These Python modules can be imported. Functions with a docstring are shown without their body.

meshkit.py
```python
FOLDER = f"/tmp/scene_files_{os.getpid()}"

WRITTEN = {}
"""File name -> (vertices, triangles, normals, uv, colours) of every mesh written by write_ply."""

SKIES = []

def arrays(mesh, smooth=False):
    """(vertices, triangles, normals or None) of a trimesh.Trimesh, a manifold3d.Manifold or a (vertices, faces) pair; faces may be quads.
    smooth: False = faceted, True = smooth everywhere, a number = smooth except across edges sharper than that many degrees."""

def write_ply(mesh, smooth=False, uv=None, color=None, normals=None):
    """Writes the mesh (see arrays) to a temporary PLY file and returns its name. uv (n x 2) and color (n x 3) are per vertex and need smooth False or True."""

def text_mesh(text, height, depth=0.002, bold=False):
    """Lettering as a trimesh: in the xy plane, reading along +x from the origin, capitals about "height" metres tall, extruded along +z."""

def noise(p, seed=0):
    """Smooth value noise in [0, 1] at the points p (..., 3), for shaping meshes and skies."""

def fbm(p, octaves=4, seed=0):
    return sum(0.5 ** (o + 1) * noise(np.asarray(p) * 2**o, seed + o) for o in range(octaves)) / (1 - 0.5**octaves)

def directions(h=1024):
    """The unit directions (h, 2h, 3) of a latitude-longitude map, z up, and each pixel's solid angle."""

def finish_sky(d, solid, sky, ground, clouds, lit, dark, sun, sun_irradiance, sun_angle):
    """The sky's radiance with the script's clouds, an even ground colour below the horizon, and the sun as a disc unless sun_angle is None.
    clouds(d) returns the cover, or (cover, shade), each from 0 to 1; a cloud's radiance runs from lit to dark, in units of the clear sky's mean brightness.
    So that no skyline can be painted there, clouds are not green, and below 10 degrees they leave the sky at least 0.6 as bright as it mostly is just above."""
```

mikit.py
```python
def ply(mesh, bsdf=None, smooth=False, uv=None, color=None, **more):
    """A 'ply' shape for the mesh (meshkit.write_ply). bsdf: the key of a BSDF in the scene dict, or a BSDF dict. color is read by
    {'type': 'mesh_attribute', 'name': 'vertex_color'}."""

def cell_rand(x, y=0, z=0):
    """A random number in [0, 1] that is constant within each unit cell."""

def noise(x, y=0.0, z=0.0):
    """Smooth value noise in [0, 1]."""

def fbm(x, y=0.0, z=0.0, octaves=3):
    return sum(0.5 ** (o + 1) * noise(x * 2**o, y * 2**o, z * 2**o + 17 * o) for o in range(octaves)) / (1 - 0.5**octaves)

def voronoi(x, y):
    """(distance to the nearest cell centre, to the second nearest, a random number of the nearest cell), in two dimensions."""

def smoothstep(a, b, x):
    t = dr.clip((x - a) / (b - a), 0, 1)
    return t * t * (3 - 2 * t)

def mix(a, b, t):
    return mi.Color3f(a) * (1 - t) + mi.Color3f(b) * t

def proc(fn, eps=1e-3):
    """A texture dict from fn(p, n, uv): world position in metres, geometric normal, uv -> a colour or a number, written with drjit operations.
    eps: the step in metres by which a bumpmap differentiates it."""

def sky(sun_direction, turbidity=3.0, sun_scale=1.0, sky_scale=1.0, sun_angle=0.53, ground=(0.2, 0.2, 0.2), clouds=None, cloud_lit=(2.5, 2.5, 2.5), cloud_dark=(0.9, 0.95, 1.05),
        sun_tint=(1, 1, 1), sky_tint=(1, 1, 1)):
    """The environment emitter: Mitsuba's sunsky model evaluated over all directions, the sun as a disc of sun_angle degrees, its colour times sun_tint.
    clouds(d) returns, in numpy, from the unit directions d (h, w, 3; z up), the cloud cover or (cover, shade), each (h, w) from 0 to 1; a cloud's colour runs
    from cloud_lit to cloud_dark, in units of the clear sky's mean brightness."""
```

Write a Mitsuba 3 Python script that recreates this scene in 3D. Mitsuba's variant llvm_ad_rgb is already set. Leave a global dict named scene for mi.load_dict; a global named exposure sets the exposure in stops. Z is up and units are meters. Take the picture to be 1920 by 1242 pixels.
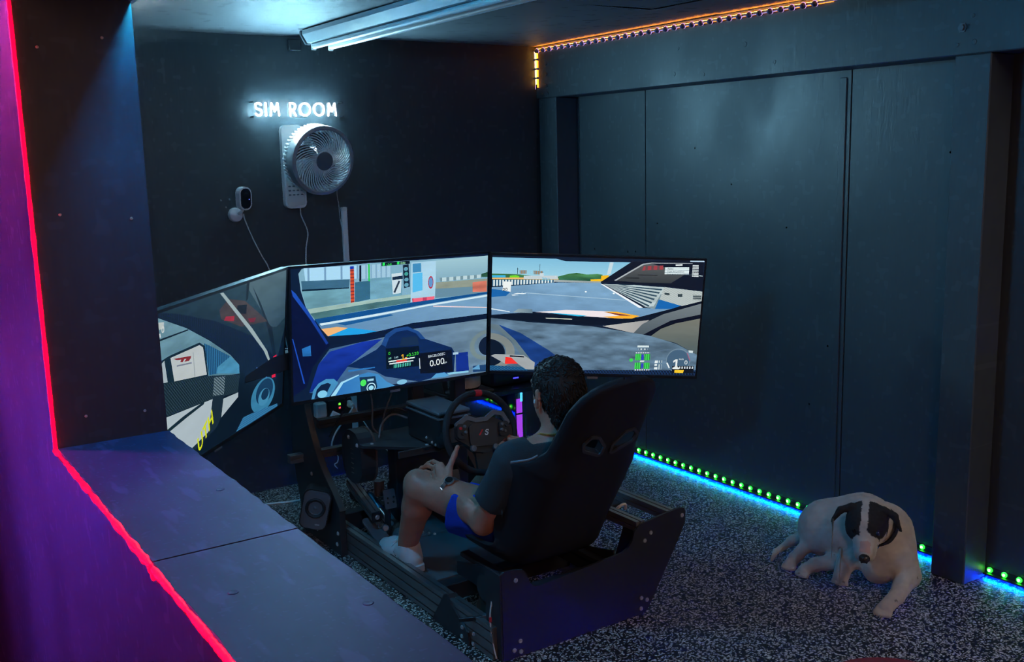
import math, random
import numpy as np, trimesh, manifold3d
import drjit as dr, mitsuba as mi
import mikit, meshkit
from mikit import ply, proc, noise, fbm, voronoi, cell_rand, smoothstep, mix
from shapely import geometry as sg, affinity as sa, ops as so
from scipy.spatial import cKDTree

T = mi.ScalarTransform4f
scene, labels = {}, {}

# ---------------------------------------------------------------- camera, exposure, large lights
YAW, PITCH, ROLL, FOCAL = math.radians(33.4021), math.radians(-9.8297), math.radians(-1.4638), 1910.49
EYE = np.array([0, 0, 1.75])
fwd = np.array([math.sin(YAW) * math.cos(PITCH), math.cos(YAW) * math.cos(PITCH), math.sin(PITCH)])
rgt = np.array([math.cos(YAW), -math.sin(YAW), 0.0])
upv = np.cross(rgt, fwd)
upv = -math.sin(ROLL) * rgt + math.cos(ROLL) * upv
scene['camera'] = {'type': 'perspective', 'fov': math.degrees(2 * math.atan(960 / FOCAL)), 'fov_axis': 'x', 'near_clip': 0.02, 'far_clip': 100.0,
                   'to_world': T().look_at(origin=EYE.tolist(), target=(EYE + fwd).tolist(), up=upv.tolist())}
exposure = 0.0

SIGN_RADIANCE = (260, 590, 800)
CORRIDOR_LAMP = (66, 30, 17)
COVE_LAMP = (1900, 3400, 4200)
CEILING_STRIP = (16, 330, 720)
WORK_LAMP = (27.0, 23.5, 20.0)
PURPLE_LAMP = (330.0, 22.0, 220.0)
BLUE_LAMP = (4, 5, 110.0)
RED_EDGE = (9.0, 0.002, 0.085)
FLOOR_BLUE = (0.0, 30.0, 3000.0)
BEAM_ORANGE = (30.0, 8.0, 0.6)
PC_PURPLE = (0.36, 0.05, 0.75)
SCREEN_GAIN = 1.15


# ---------------------------------------------------------------- helpers
def lin(c, k=255.0):
    c = np.asarray(c, float) / k
    return [float(x / 12.92 if x <= 0.04045 else ((x + 0.055) / 1.055) ** 2.4) for x in c]


def numbered(key, taken):
    if key not in taken:
        return key
    i = 1
    while f"{key}_{i:03d}" in taken:
        i += 1
    return f"{key}_{i:03d}"


KEYS = set()


def reg(key):
    key = numbered(key, KEYS)
    KEYS.add(key)
    return key


def emission(rgb, weight=1.0):
    return {'type': 'area', 'radiance': {'type': 'rgb', 'value': [float(x) for x in rgb]}, 'sampling_weight': float(weight)}


def put(key, mesh, mat, smooth=False, emit=None, weight=1.0, **kw):
    d = ply(mesh, mat, smooth=smooth, **kw)
    if emit is not None:
        d['emitter'] = emission(emit, weight)
    scene[key] = d
    return d


def thing(name, label, cat, group=None, kind=None):
    key = reg(name)
    labels[key] = {'label': label}
    if cat:
        labels[key]['category'] = cat
    if group:
        labels[key]['group'] = group
    if kind:
        labels[key]['kind'] = kind
    return key


def one(name, label, cat, mesh, mat, smooth=False, group=None, **kw):
    key = thing(name, label, cat, group)
    put(key, mesh, mat, smooth, **kw)
    return key


def struct(name, label, mesh, mat, smooth=False, **kw):
    key = reg(name)
    labels[key] = {'label': label, 'kind': 'structure'}
    if mesh is not None:
        put(key, mesh, mat, smooth, **kw)
    return key


def part(parent, name, mesh, mat, smooth=False, label=None, **kw):
    key = reg(parent + '__' + name)
    put(key, mesh, mat, smooth, **kw)
    if label:
        labels[key] = {'label': label}
    return key


def cat(*ms):
    ms = [m for x in ms for m in (x if isinstance(x, (list, tuple)) else [x])]
    return trimesh.util.concatenate(ms)


def box(x0, x1, y0, y1, z0, z1, b=0.0):
    lo, hi = np.minimum([x0, y0, z0], [x1, y1, z1]), np.maximum([x0, y0, z0], [x1, y1, z1])
    if b <= 0:
        m = trimesh.creation.box(extents=hi - lo)
        m.apply_translation((lo + hi) / 2)
        return m
    b = min(b, (hi - lo).min() * 0.45)
    pts = []
    for s in np.ndindex(2, 2, 2):
        c = np.where(np.array(s) == 0, lo, hi)
        sg_ = np.where(np.array(s) == 0, 1, -1)
        for k in range(3):
            q = c + sg_ * b
            q[k] = c[k]
            pts.append(q)
    return trimesh.Trimesh(pts, process=True).convex_hull


def frame_from(axis, hint=(0, 0, 1)):
    z = np.asarray(axis, float)
    z = z / np.linalg.norm(z)
    h = np.asarray(hint, float)
    if abs(z @ h) > 0.95:
        h = np.array([1.0, 0, 0])
    x = np.cross(h, z)
    x /= np.linalg.norm(x)
    return x, np.cross(z, x), z


def place(m, origin, x, y, z):
    M = np.eye(4)
    M[:3, 0], M[:3, 1], M[:3, 2], M[:3, 3] = x, y, z, origin
    m = m.copy()
    m.apply_transform(M)
    if np.linalg.det(M[:3, :3]) < 0:
        m.invert()
    return m


def cyl(p0, p1, r0, r1=None, n=16):
    """Solid (tapered) cylinder."""
    p0, p1 = np.asarray(p0, float), np.asarray(p1, float)
    r1 = r0 if r1 is None else r1
    L = np.linalg.norm(p1 - p0)
    return lathe([(0, 0), (r0, 0), (r1, L), (0, L)], p0, p1 - p0, n)


def lathe(profile, origin, axis, n=24):
    """Revolves (r, h) about the axis through origin."""
    prof = np.array([(max(r, 1e-6), h) for r, h in profile], float)
    x, y, z = frame_from(axis)
    a = np.arange(n) * 2 * np.pi / n
    v = np.concatenate([np.asarray(origin, float) + r * (np.cos(a)[:, None] * x + np.sin(a)[:, None] * y) + h * z for r, h in prof])
    f = []
    for i in range(len(prof) - 1):
        for j in range(n):
            k = (j + 1) % n
            f += [[i * n + j, i * n + k, (i + 1) * n + k], [i * n + j, (i + 1) * n + k, (i + 1) * n + j]]
    m = trimesh.Trimesh(v, f, process=False)
    m.merge_vertices()
    m.update_faces(m.nondegenerate_faces())
    if m.is_watertight and m.volume < 0:
        m.invert()
    return m


def ball(c, r, n=3, scale=(1, 1, 1)):
    m = trimesh.creation.icosphere(n, 1.0)
    m.apply_scale(np.array(scale) * r)
    m.apply_translation(c)
    return m


def spline(pts, per=8, closed=False):
    p = np.asarray(pts, float)
    if closed:
        q = np.vstack([p[-1], p, p[0], p[1]])
    else:
        q = np.vstack([2 * p[0] - p[1], p, 2 * p[-1] - p[-2]])
    out = []
    for i in range(1, len(q) - 2):
        for t in np.arange(per) / per:
            a, b, c, d = q[i - 1:i + 3]
            out.append(0.5 * (2 * b + (c - a) * t + (2 * a - 5 * b + 4 * c - d) * t * t + (3 * b - 3 * c + d - a) * t ** 3))
    if not closed:
        out.append(q[-2])
    return np.array(out)


def sweep(path, section, closed=False, up=None, scale=None, cap=True):
    """Sweeps a closed 2-D section (k x 2) along the path by parallel transport."""
    p, s = np.asarray(path, float), np.asarray(section, float)
    n, k = len(p), len(s)
    t = np.roll(p, -1, 0) - np.roll(p, 1, 0) if closed else np.gradient(p, axis=0)
    t /= np.linalg.norm(t, axis=1, keepdims=True) + 1e-12
    u = np.asarray(up if up is not None else ([0, 0, 1] if abs(t[0][2]) < 0.9 else [1, 0, 0]), float)
    verts = []
    for i in range(n):
        u = u - (u @ t[i]) * t[i]
        u /= np.linalg.norm(u) + 1e-12
        w = np.cross(t[i], u)
        sc = 1.0 if scale is None else scale[i]
        verts.append(p[i] + sc * (s[:, :1] * w + s[:, 1:] * u))
        if up is not None:
            u = np.asarray(up, float)
    v = np.concatenate(verts)
    f = []
    for i in range(n if closed else n - 1):
        a, b = i * k, ((i + 1) % n) * k
        for j in range(k):
            l = (j + 1) % k
            f += [[a + j, a + l, b + l], [a + j, b + l, b + j]]
    if not closed and cap:
        c0, c1 = len(v), len(v) + 1
        v = np.vstack([v, p[0] + 0 * v[0], p[-1]])
        for j in range(k):
            l = (j + 1) % k
            f += [[c0, l, j], [c1, (n - 1) * k + j, (n - 1) * k + l]]
    m = trimesh.Trimesh(v, f, process=False)
    if m.is_watertight and m.volume < 0:
        m.invert()
    return m


def circle(r, n=8):
    a = np.arange(n) * 2 * np.pi / n
    return np.stack([np.cos(a), np.sin(a)], 1) * r


def tube(pts, r, n=8, per=6, closed=False, straight=False):
    path = np.asarray(pts, float) if straight else spline(pts, per, closed)
    return sweep(path, circle(r, n), closed)


def extr(poly, depth, origin, u, v, b=0.0):
    """Extrudes a shapely polygon (or list of points) lying in the plane (origin, u, v) along u x v, centred on the plane's own side."""
    if not hasattr(poly, 'exterior') and not hasattr(poly, 'geoms'):
        poly = sg.Polygon(poly)
    out = []
    for g in getattr(poly, 'geoms', [poly]):
        m = trimesh.creation.extrude_polygon(g, depth, engine='earcut')
        out.append(m)
    m = trimesh.util.concatenate(out)
    u, v = np.asarray(u, float), np.asarray(v, float)
    return place(m, np.asarray(origin, float), u, v, np.cross(u, v))


def rrect(w, h, r, cx=0, cy=0):
    return sg.box(cx - w / 2 + r, cy - h / 2 + r, cx + w / 2 - r, cy + h / 2 - r).buffer(r, quad_segs=4)


X, Y, Z = np.eye(3)


def screw(parent, p, axis, r=0.006, h=0.003, mat='steel', name='screw'):
    """Domed hex-socket head on the surface at p."""
    axis = np.asarray(axis, float)
    m = lathe([(0, -0.001), (r, -0.001), (r, h * 0.5), (r * 0.8, h), (r * 0.5, h), (r * 0.45, h * 0.45), (0, h * 0.45)], p, axis, 10)
    return part(parent, name, m, mat)


# ---------------------------------------------------------------- materials
def bsdf(key, d, two=True):
    scene[key] = {'type': 'twosided', 'bsdf': d} if two and d['type'] not in ('dielectric', 'thindielectric') else d
    return key


def pr(key, color, rough=0.5, metal=0.0, spec=0.5, **kw):
    c = color if isinstance(color, dict) else {'type': 'rgb', 'value': [float(x) for x in color]}
    r = rough if isinstance(rough, dict) else float(rough)
    return bsdf(key, {'type': 'principled', 'base_color': c, 'roughness': r, 'metallic': float(metal), 'specular': float(spec), **kw})


def bumped(key, inner, fn, scale, eps=1e-3):
    bsdf(key, {'type': 'bumpmap', 'arbitrary': proc(fn, eps), 'scale': scale, 'bsdf': inner})


def wall_paint(key, base, rough0, rough1, along, grain=1.0):
    """Dark roller paint over plywood: fine grain, brushed patches of differing sheen."""
    def col(p, n, uv):
        a = p.x if along == 'x' else p.y
        g = fbm(a * 2.2, p.z * 1.1, 3.7, 3)
        fine = noise(a * 190, p.z * 23, p.x * 31)
        speck = smoothstep(0.80, 0.86, noise(a * 41, p.z * 37, 9.0)) * 0.25
        k = 0.82 + 0.3 * g + 0.12 * (fine - 0.5) + speck
        return mi.Color3f(base[0], base[1], base[2]) * k

    def ro(p, n, uv):
        a = p.x if along == 'x' else p.y
        return mi.Float(rough0 + (rough1 - rough0) * smoothstep(0.3, 0.7, fbm(a * 4.0, p.z * 2.2, 1.3, 3)))

    def bp(p, n, uv):
        a = p.x if along == 'x' else p.y
        return 0.6 * fbm(a * 60, p.z * 9, p.x * 3, 2) + 0.4 * noise(a * 240, p.z * 60, 1.0)
    bsdf(key, {'type': 'bumpmap', 'arbitrary': proc(bp, 2e-3), 'scale': 0.0009 * grain,
               'bsdf': {'type': 'principled', 'base_color': proc(col), 'roughness': proc(ro), 'specular': 0.5}})


wall_paint('black_paint', (0.026, 0.031, 0.034), 0.42, 0.55, 'x')
wall_paint('board_paint', (0.040, 0.050, 0.056), 0.42, 0.55, 'y')
wall_paint('jamb_paint', (0.017, 0.034, 0.062), 0.5, 0.6, 'x')
wall_paint('outer_paint', (0.075, 0.075, 0.08), 0.45, 0.65, 'y', 0.7)


def ledge_col(p, n, uv):
    g = fbm(p.x * 14, p.y * 6, 0, 4)
    scuff = smoothstep(0.62, 0.75, fbm(p.x * 30, p.y * 8, 4.0, 3)) * 0.5
    speck = smoothstep(0.84, 0.9, noise(p.x * 120, p.y * 120, 0)) * 0.35
    return mi.Color3f(0.021, 0.031, 0.085) * (0.75 + 0.4 * g + scuff + speck)


pr('ledge_paint', proc(ledge_col), 0.55, spec=0.15)


def ceiling_col(p, n, uv):
    return mi.Color3f(0.095, 0.10, 0.105) * (0.85 + 0.25 * fbm(p.x * 3, p.y * 1.2, 0, 3)) * (1 - 0.3 * smoothstep(0.8, 0.85, noise(p.x * 23, p.y * 23, 0)))


pr('ceiling_paint', proc(ceiling_col), 0.6)



def floor_col(p, n, uv):
    d1, d2, w = voronoi(p.x * 150 + 2.5 * noise(p.x * 60, p.y * 60, 0), p.y * 150)
    e1, e2, w2 = voronoi(p.x * 95 + 31.0, p.y * 95 + 7.0)
    flake = dr.select(w > 0.60, 1.0, 0.0) * smoothstep(0.52, 0.4, d1)
    big = dr.select(w2 > 0.80, 1.0, 0.0) * smoothstep(0.46, 0.38, e1)
    tone = 0.35 + 0.65 * cell_rand(w * 977, w2 * 331, 0)
    base = mi.Color3f(0.007, 0.008, 0.009)
    out = mix(base, mi.Color3f(0.58, 0.57, 0.54) * tone, flake)
    return mix(out, mi.Color3f(0.66, 0.65, 0.62) * tone, big)


scene['floor_epoxy'] = {'type': 'bumpmap', 'arbitrary': proc(lambda p, n, uv: fbm(p.x * 55, p.y * 55, 0, 2), 2e-3), 'scale': 0.0016,
                        'bsdf': {'type': 'principled', 'base_color': proc(floor_col), 'roughness': 0.42, 'specular': 0.55, 'clearcoat': 0.45, 'clearcoat_gloss': 0.88}}

pr('steel', (0.55, 0.57, 0.6), 0.3, 0.9)
pr('skin', proc(lambda p, n, uv: mi.Color3f(0.46, 0.205, 0.13) * (0.82 + 0.25 * fbm(p.x * 30, p.y * 30, p.z * 30, 3) + 0.12 * noise(p.x * 300, p.y * 300, p.z * 300))), 0.5, spec=0.4)
pr('shirt', proc(lambda p, n, uv: mi.Color3f(0.030, 0.042, 0.046) * (0.8 + 0.4 * noise(p.x * 500, p.y * 500, p.z * 500))), 0.85, spec=0.25, sheen=0.5)
pr('shorts_blue', proc(lambda p, n, uv: mi.Color3f(0.012, 0.055, 0.50) * (0.8 + 0.4 * noise(p.x * 500, p.y * 500, p.z * 500))), 0.8, spec=0.25)
pr('hair_dark', (0.012, 0.010, 0.009), 0.62, spec=0.3)
pr('shoe_white', (0.66, 0.68, 0.66), 0.6)
pr('shoe_sole', (0.60, 0.62, 0.60), 0.5)
pr('fur', {'type': 'mesh_attribute', 'name': 'vertex_color'}, 0.85, spec=0.25, sheen=0.4)
pr('nose_black', (0.02, 0.016, 0.016), 0.35)
pr('horn', (0.35, 0.30, 0.26), 0.5)
pr('tag_blue', (0.03, 0.14, 0.40), 0.4)
pr('stool_red', (0.10, 0.014, 0.02), 0.4)
pr('cushion_red', (0.75, 0.02, 0.08), 0.4)
pr('fixture_grey', (0.34, 0.36, 0.37), 0.4)
pr('plate_black', (0.016, 0.018, 0.022), 0.5)
pr('edge_bronze', (0.10, 0.075, 0.06), 0.4, 0.4)
pr('motor_brown', (0.10, 0.075, 0.055), 0.45, 0.3)
pr('suede', (0.014, 0.013, 0.014), 0.9, sheen=0.5)
pr('mark_red', (0.62, 0.02, 0.03), 0.6)
pr('blue_anod', (0.02, 0.18, 0.35), 0.3, 0.8)
pr('slot_trim', (0.03, 0.036, 0.045), 0.4)
pr('carbon', (0.20, 0.20, 0.21), 0.5)
pr('chrome', (0.75, 0.77, 0.8), 0.15, 1.0)
pr('zinc_screw', (0.62, 0.66, 0.68), 0.3, 0.7)
pr('gold', (0.8, 0.55, 0.2), 0.25, 1.0)
pr('black_metal', (0.018, 0.019, 0.022), 0.45)
pr('black_edge', (0.05, 0.045, 0.04), 0.35)
pr('black_plastic', (0.014, 0.015, 0.017), 0.32)
pr('grey_plastic', (0.10, 0.11, 0.12), 0.4)
pr('gloss_black', (0.006, 0.006, 0.007), 0.08)
pr('black_fabric', (0.010, 0.011, 0.014), 0.85, spec=0.3, sheen=0.6)
pr('grey_silver', (0.34, 0.35, 0.36), 0.38, 0.35)
pr('blade_white', (0.10, 0.10, 0.10), 0.4)
pr('rubber', (0.016, 0.016, 0.018), 0.7)
pr('white_plastic', (0.72, 0.73, 0.72), 0.38)
pr('cream_plastic', (0.6, 0.58, 0.54), 0.45)
pr('white_cable', (0.62, 0.63, 0.62), 0.5)
pr('alu', (0.30, 0.30, 0.29), 0.38, 0.8)
pr('alu_dark', (0.05, 0.05, 0.05), 0.45, 0.7)
pr('red_paint', (0.55, 0.02, 0.03), 0.5)
pr('bead_red', (0.35, 0.002, 0.004), 0.6, spec=0.1)
pr('purple_plastic', (0.2, 0.05, 0.4), 0.4)
bsdf('clear_acrylic', {'type': 'thindielectric', 'int_ior': 1.45}, two=False)
bsdf('glass', {'type': 'thindielectric', 'int_ior': 1.5}, two=False)
scene['lamp_black'] = {'type': 'diffuse', 'reflectance': {'type': 'rgb', 'value': [0.02, 0.02, 0.02]}}
pr('dark_glass', (0.004, 0.004, 0.005), 0.02, spec=1.0)
PICTURE = {
 'C': [
  ('p',(8,26,52),None,None,None,0,(-18,1090,1036,1040,1051,-97,-35,-48)),
  ('p',(120,165,185),None,None,None,0,(36,960,52,994,364,998,1000,983,1004,619,97,602,69,693,45,833)),
  ('p',(160,205,228),(110,150,180),None,(13,0,0.12),0,(60,998,329,988,325,887,67,901)),
  ('p',(55,98,124),None,None,None,0.3,(48,904,274,886,270,811,52,832)),
  ('p',(6,30,48),None,None,None,0,(50,841,270,826,270,815,51,828)),
  ('p',(98,146,160),None,None,None,0.4,(49,827,274,819,274,712,71,690)),
  ('p',(48,98,124),None,None,None,0.2,(299,860,373,863,373,721,298,706)),
  ('p',(105,156,176),None,None,None,0.3,(373,877,535,881,534,713,373,721)),
  ('p',(150,188,208),(120,160,185),None,(40,0,0.3),0,(329,986,480,984,478,877,328,883)),
  ('p',(190,208,214),None,None,None,0,(480,901,534,905,528,744,487,740)),
  ('p',(20,40,60),None,None,None,0,(485,876,538,880,538,855,485,851)),
  ('p',(40,55,70),None,None,None,0,(516,843,525,838,499,749,490,756)),
  ('p',(196,72,40),(120,40,40),None,(0,38,0.3),0,(276,973,295,977,296,709,278,705)),
  ('p',(20,50,160),None,None,None,0,(276,984,295,984,295,963,276,962)),
  ('p',(10,20,35),None,None,None,0,(321,987,330,986,330,862,320,863)),
  ('p',(30,190,70),None,None,None,0,(364,992,371,992,372,859,365,860)),
  ('p',(150,180,172),None,None,None,0.3,(75,692,532,725,586,724,582,699,404,691,86,656)),
  ('p',(70,112,116),None,None,None,0.5,(86,656,404,691,582,699,580,661,404,645,107,609)),
  ('p',(18,36,52),None,None,None,0,(538,962,568,966,575,788,544,779)),
  ('e',(90,150,170),0,None,None,0,(554,930,11,15)),
  ('e',(60,150,140),0,None,None,0,(556,891,10,15)),
  ('e',(90,150,170),0,None,None,0,(557,846,11,15)),
  ('e',(90,150,170),0,None,None,0,(557,804,11,16)),
  ('p',(160,198,216),None,None,None,0.1,(582,977,712,975,711,679,578,661)),
  ('p',(60,132,176),None,None,None,0,(589,967,633,966,634,897,589,896)),
  ('p',(80,176,222),None,None,None,0,(589,889,640,891,641,749,589,739)),
  ('e',(176,40,62),0.78,None,None,0,(685,806,14,50)),
  ('e',(90,140,190),0,None,None,0,(685,806,11,39)),
  ('p',(226,96,118),(180,60,90),None,(14,0,0.3),0,(586,691,706,691,703,659,589,659)),
  ('p',(150,188,198),(120,160,178),(0,-1),None,0,(712,978,1004,985,1006,806,713,831)),
  ('p',(40,80,60),None,None,None,0.5,(965,837,1005,850,1006,806,965,812)),
  ('p',(176,200,204),(110,140,150),None,(26,0,0.4),0,(732,836,965,832,965,804,736,804)),
  ('p',(132,142,128),None,None,None,0.3,(712,802,1006,794,1007,725,710,751)),
  ('p',(96,132,150),None,None,None,0,(710,751,1007,731,1008,666,708,677)),
  ('p',(196,112,92),None,None,None,0.5,(915,774,996,777,998,684,916,694)),
  ('p',(14,74,132),None,None,None,0.2,(105,610,578,659,1007,682,1008,659,623,631,123,566)),
  ('p',(112,152,182),(86,128,164),(-1,0),None,0.15,(123,566,623,631,1008,666,1010,474,586,466,404,460,244,519,136,531)),
  ('p',(24,84,140),None,None,None,0,(210,560,476,585,490,574,250,537)),
  ('p',(196,220,228),None,None,None,0,(127,574,549,614,661,630,1008,659,1008,644,661,616,404,583,136,557)),
  ('p',(214,196,198),None,None,None,0,(699,616,1009,553,1009,544,699,607)),
  ('p',(226,172,112),None,None,None,0,(136,531,210,534,267,515,167,469)),
  ('p',(30,152,216),None,None,None,0,(267,517,347,487,407,462,333,454,167,469)),
  ('p',(8,24,48),None,None,None,0,(158,462,333,452,432,464,586,494,1006,499,1006,460,586,450,432,408,171,399)),
  ('p',(40,84,132),(104,130,146),(1,0.5),None,0.45,(74,55,120,263,174,371,432,408,586,446,1010,455,1016,-14,489,18,191,2)),
  ('p',(20,50,150),(10,36,110),(0.3,-1),None,0.35,(74,55,120,263,174,349,333,394,432,396,262,220,206,110)),
  ('p',(16,44,130),None,None,None,0.3,(826,198,894,196,902,31,829,36)),
  ('e',(108,128,130),0.74,None,None,0.2,(1005,233,101,128)),
  ('e',(12,26,48),0,None,None,0,(1013,225,56,83)),
  ('p',(28,62,104),None,None,None,0.4,(924,68,1015,62,1016,4,925,14)),
  ('p',(10,36,78),None,None,None,0.25,(254,216,403,318,428,352,450,429,497,468,564,471,623,418,658,351,802,251,822,199,815,39,624,8,446,92,395,149)),
  ('p',(26,66,124),None,None,None,0.2,(428,352,450,429,497,468,564,471,623,418,658,351,631,356,608,407,560,444,505,438,468,400,450,330)),
  ('p',(30,60,90),(14,32,58),None,(160,90,0.5),0,(534,387,612,383,624,312,519,319)),
  ('p',(4,18,32),None,None,None,0,(450,316,624,302,628,134,453,151)),
  ('p',(210,225,220),None,None,None,0,(464,212,601,217,601,207,464,201)),
  ('p',(220,50,40),None,None,None,0,(504,208,560,207,560,191,504,192)),
  ('p',(200,215,215),None,None,None,0,(468,193,594,193,594,183,468,182)),
  ('p',(90,220,190),(4,18,32),None,(110,0,0.5),0,(490,177,579,178,579,150,490,149)),
  ('p',(7,14,26),None,None,None,0,(622,239,802,233,811,46,632,71)),
  ('p',(190,205,210),None,None,None,0,(624,201,628,200,632,112,627,113)),
  ('p',(160,190,210),None,None,None,0,(810,208,840,205,840,186,810,188)),
  ('p',(40,110,176),None,None,None,0,(262,186,395,182,395,173,262,171)),
  ('p',(4,14,50),None,None,None,0.3,(1,856,72,692,176,398,147,355,93,247,62,102,-11,33)),
  ('p',(26,76,176),(16,50,130),(1,0),None,0,(2,848,22,816,97,624,169,416,158,407,84,616,9,797)),
  ('p',(30,96,160),None,None,None,0.5,(44,399,85,417,87,335,48,339)),
  ('p',(24,70,170),None,None,None,0,(1,482,6,481,56,131,49,129)),
  ('p',(64,134,178),None,None,None,0.2,(83,-3,95,72,118,115,155,142,192,134,213,98,167,-5)),
  ('p',(10,30,60),None,None,None,0,(98,2,110,68,131,101,162,110,178,95,144,-5)),
  ('e',(120,190,220),0,None,None,0,(136,28,23,29)),
  ('p',(66,138,188),(40,104,170),(-1,0),None,0.1,(186,-5,233,92,314,135,360,146,413,119,453,50,497,4,402,-6)),
  ('p',(150,206,230),None,None,None,0,(174,-2,226,100,314,140,314,131,237,89,195,-8)),
  ('p',(20,50,78),None,None,None,0,(317,115,396,107,406,15,395,-7,323,-4)),
  ('e',(70,220,90),0,None,None,0,(336,67,15,26)),
  ('e',(180,220,232),0.8,None,None,0,(375,21,23,37)),
  ('e',(150,210,230),0,None,None,0,(375,18,13,18)),
  ('p',(150,200,220),None,None,None,0,(356,91,388,91,388,73,356,74)),
  ('e',(120,180,210),0,None,None,0,(534,26,27,20)),
  ('p',(80,150,196),None,None,None,0,(690,18,717,51,764,51,792,15,764,12)),
  ('p',(130,190,214),None,None,None,0,(776,43,900,35,900,19,788,25)),
  ('p',(90,150,190),None,None,None,0,(916,40,961,75,966,28)),
  ('p',(6,20,30),None,None,None,0,(430,995,574,991,574,969,430,967)),
  ('p',(40,220,90),None,None,None,0,(435,993,448,993,448,971,435,968)),
  ('p',(40,220,90),None,None,None,0,(509,992,521,992,521,971,509,970)),
 ],
 'R': [
  ('p',(14,28,48),None,None,None,0,(-22,1020,1020,1050,1050,-49,-21,-78)),
  ('p',(118,178,206),(150,200,216),(0,-1),None,0,(-4,982,300,984,346,964,656,971,529,800,-2,816)),
  ('p',(70,128,72),(30,80,66),(0,-1),None,0.9,(-2,845,118,845,205,834,315,836,360,859,400,870,447,858,498,865,522,860,523,800,-2,796)),
  ('p',(146,124,100),(110,150,170),None,(90,0,0.3),0,(130,878,163,880,163,851,131,849)),
  ('p',(146,124,100),(110,150,170),None,(80,0,0.35),0,(196,879,241,877,242,848,197,848)),
  ('p',(20,40,50),None,None,None,0,(119,899,122,899,122,848,120,848)),
  ('p',(40,60,70),None,None,None,0,(223,935,225,935,225,878,223,878)),
  ('p',(60,170,210),None,None,None,0,(0,831,64,834,65,815,1,812)),
  ('p',(112,206,40),None,None,None,0,(84,831,113,837,129,827,129,816,84,816)),
  ('p',(222,172,102),None,None,None,0,(1,810,151,819,315,819,315,808,1,798)),
  ('p',(184,196,200),None,None,None,0,(150,834,310,842,313,811,150,805)),
  ('p',(190,205,210),None,None,None,0,(225,858,244,861,244,836,226,835)),
  ('p',(206,218,218),(40,80,110),None,(70,0,0.45),0,(1,792,293,806,294,783,2,738)),
  ('p',(150,160,160),None,None,None,0.3,(293,806,517,804,515,789,294,789)),
  ('p',(96,132,166),(120,160,190),(0.2,1),None,0.25,(-1,728,316,786,515,789,719,585,862,587,708,504,200,529,2,493)),
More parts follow.
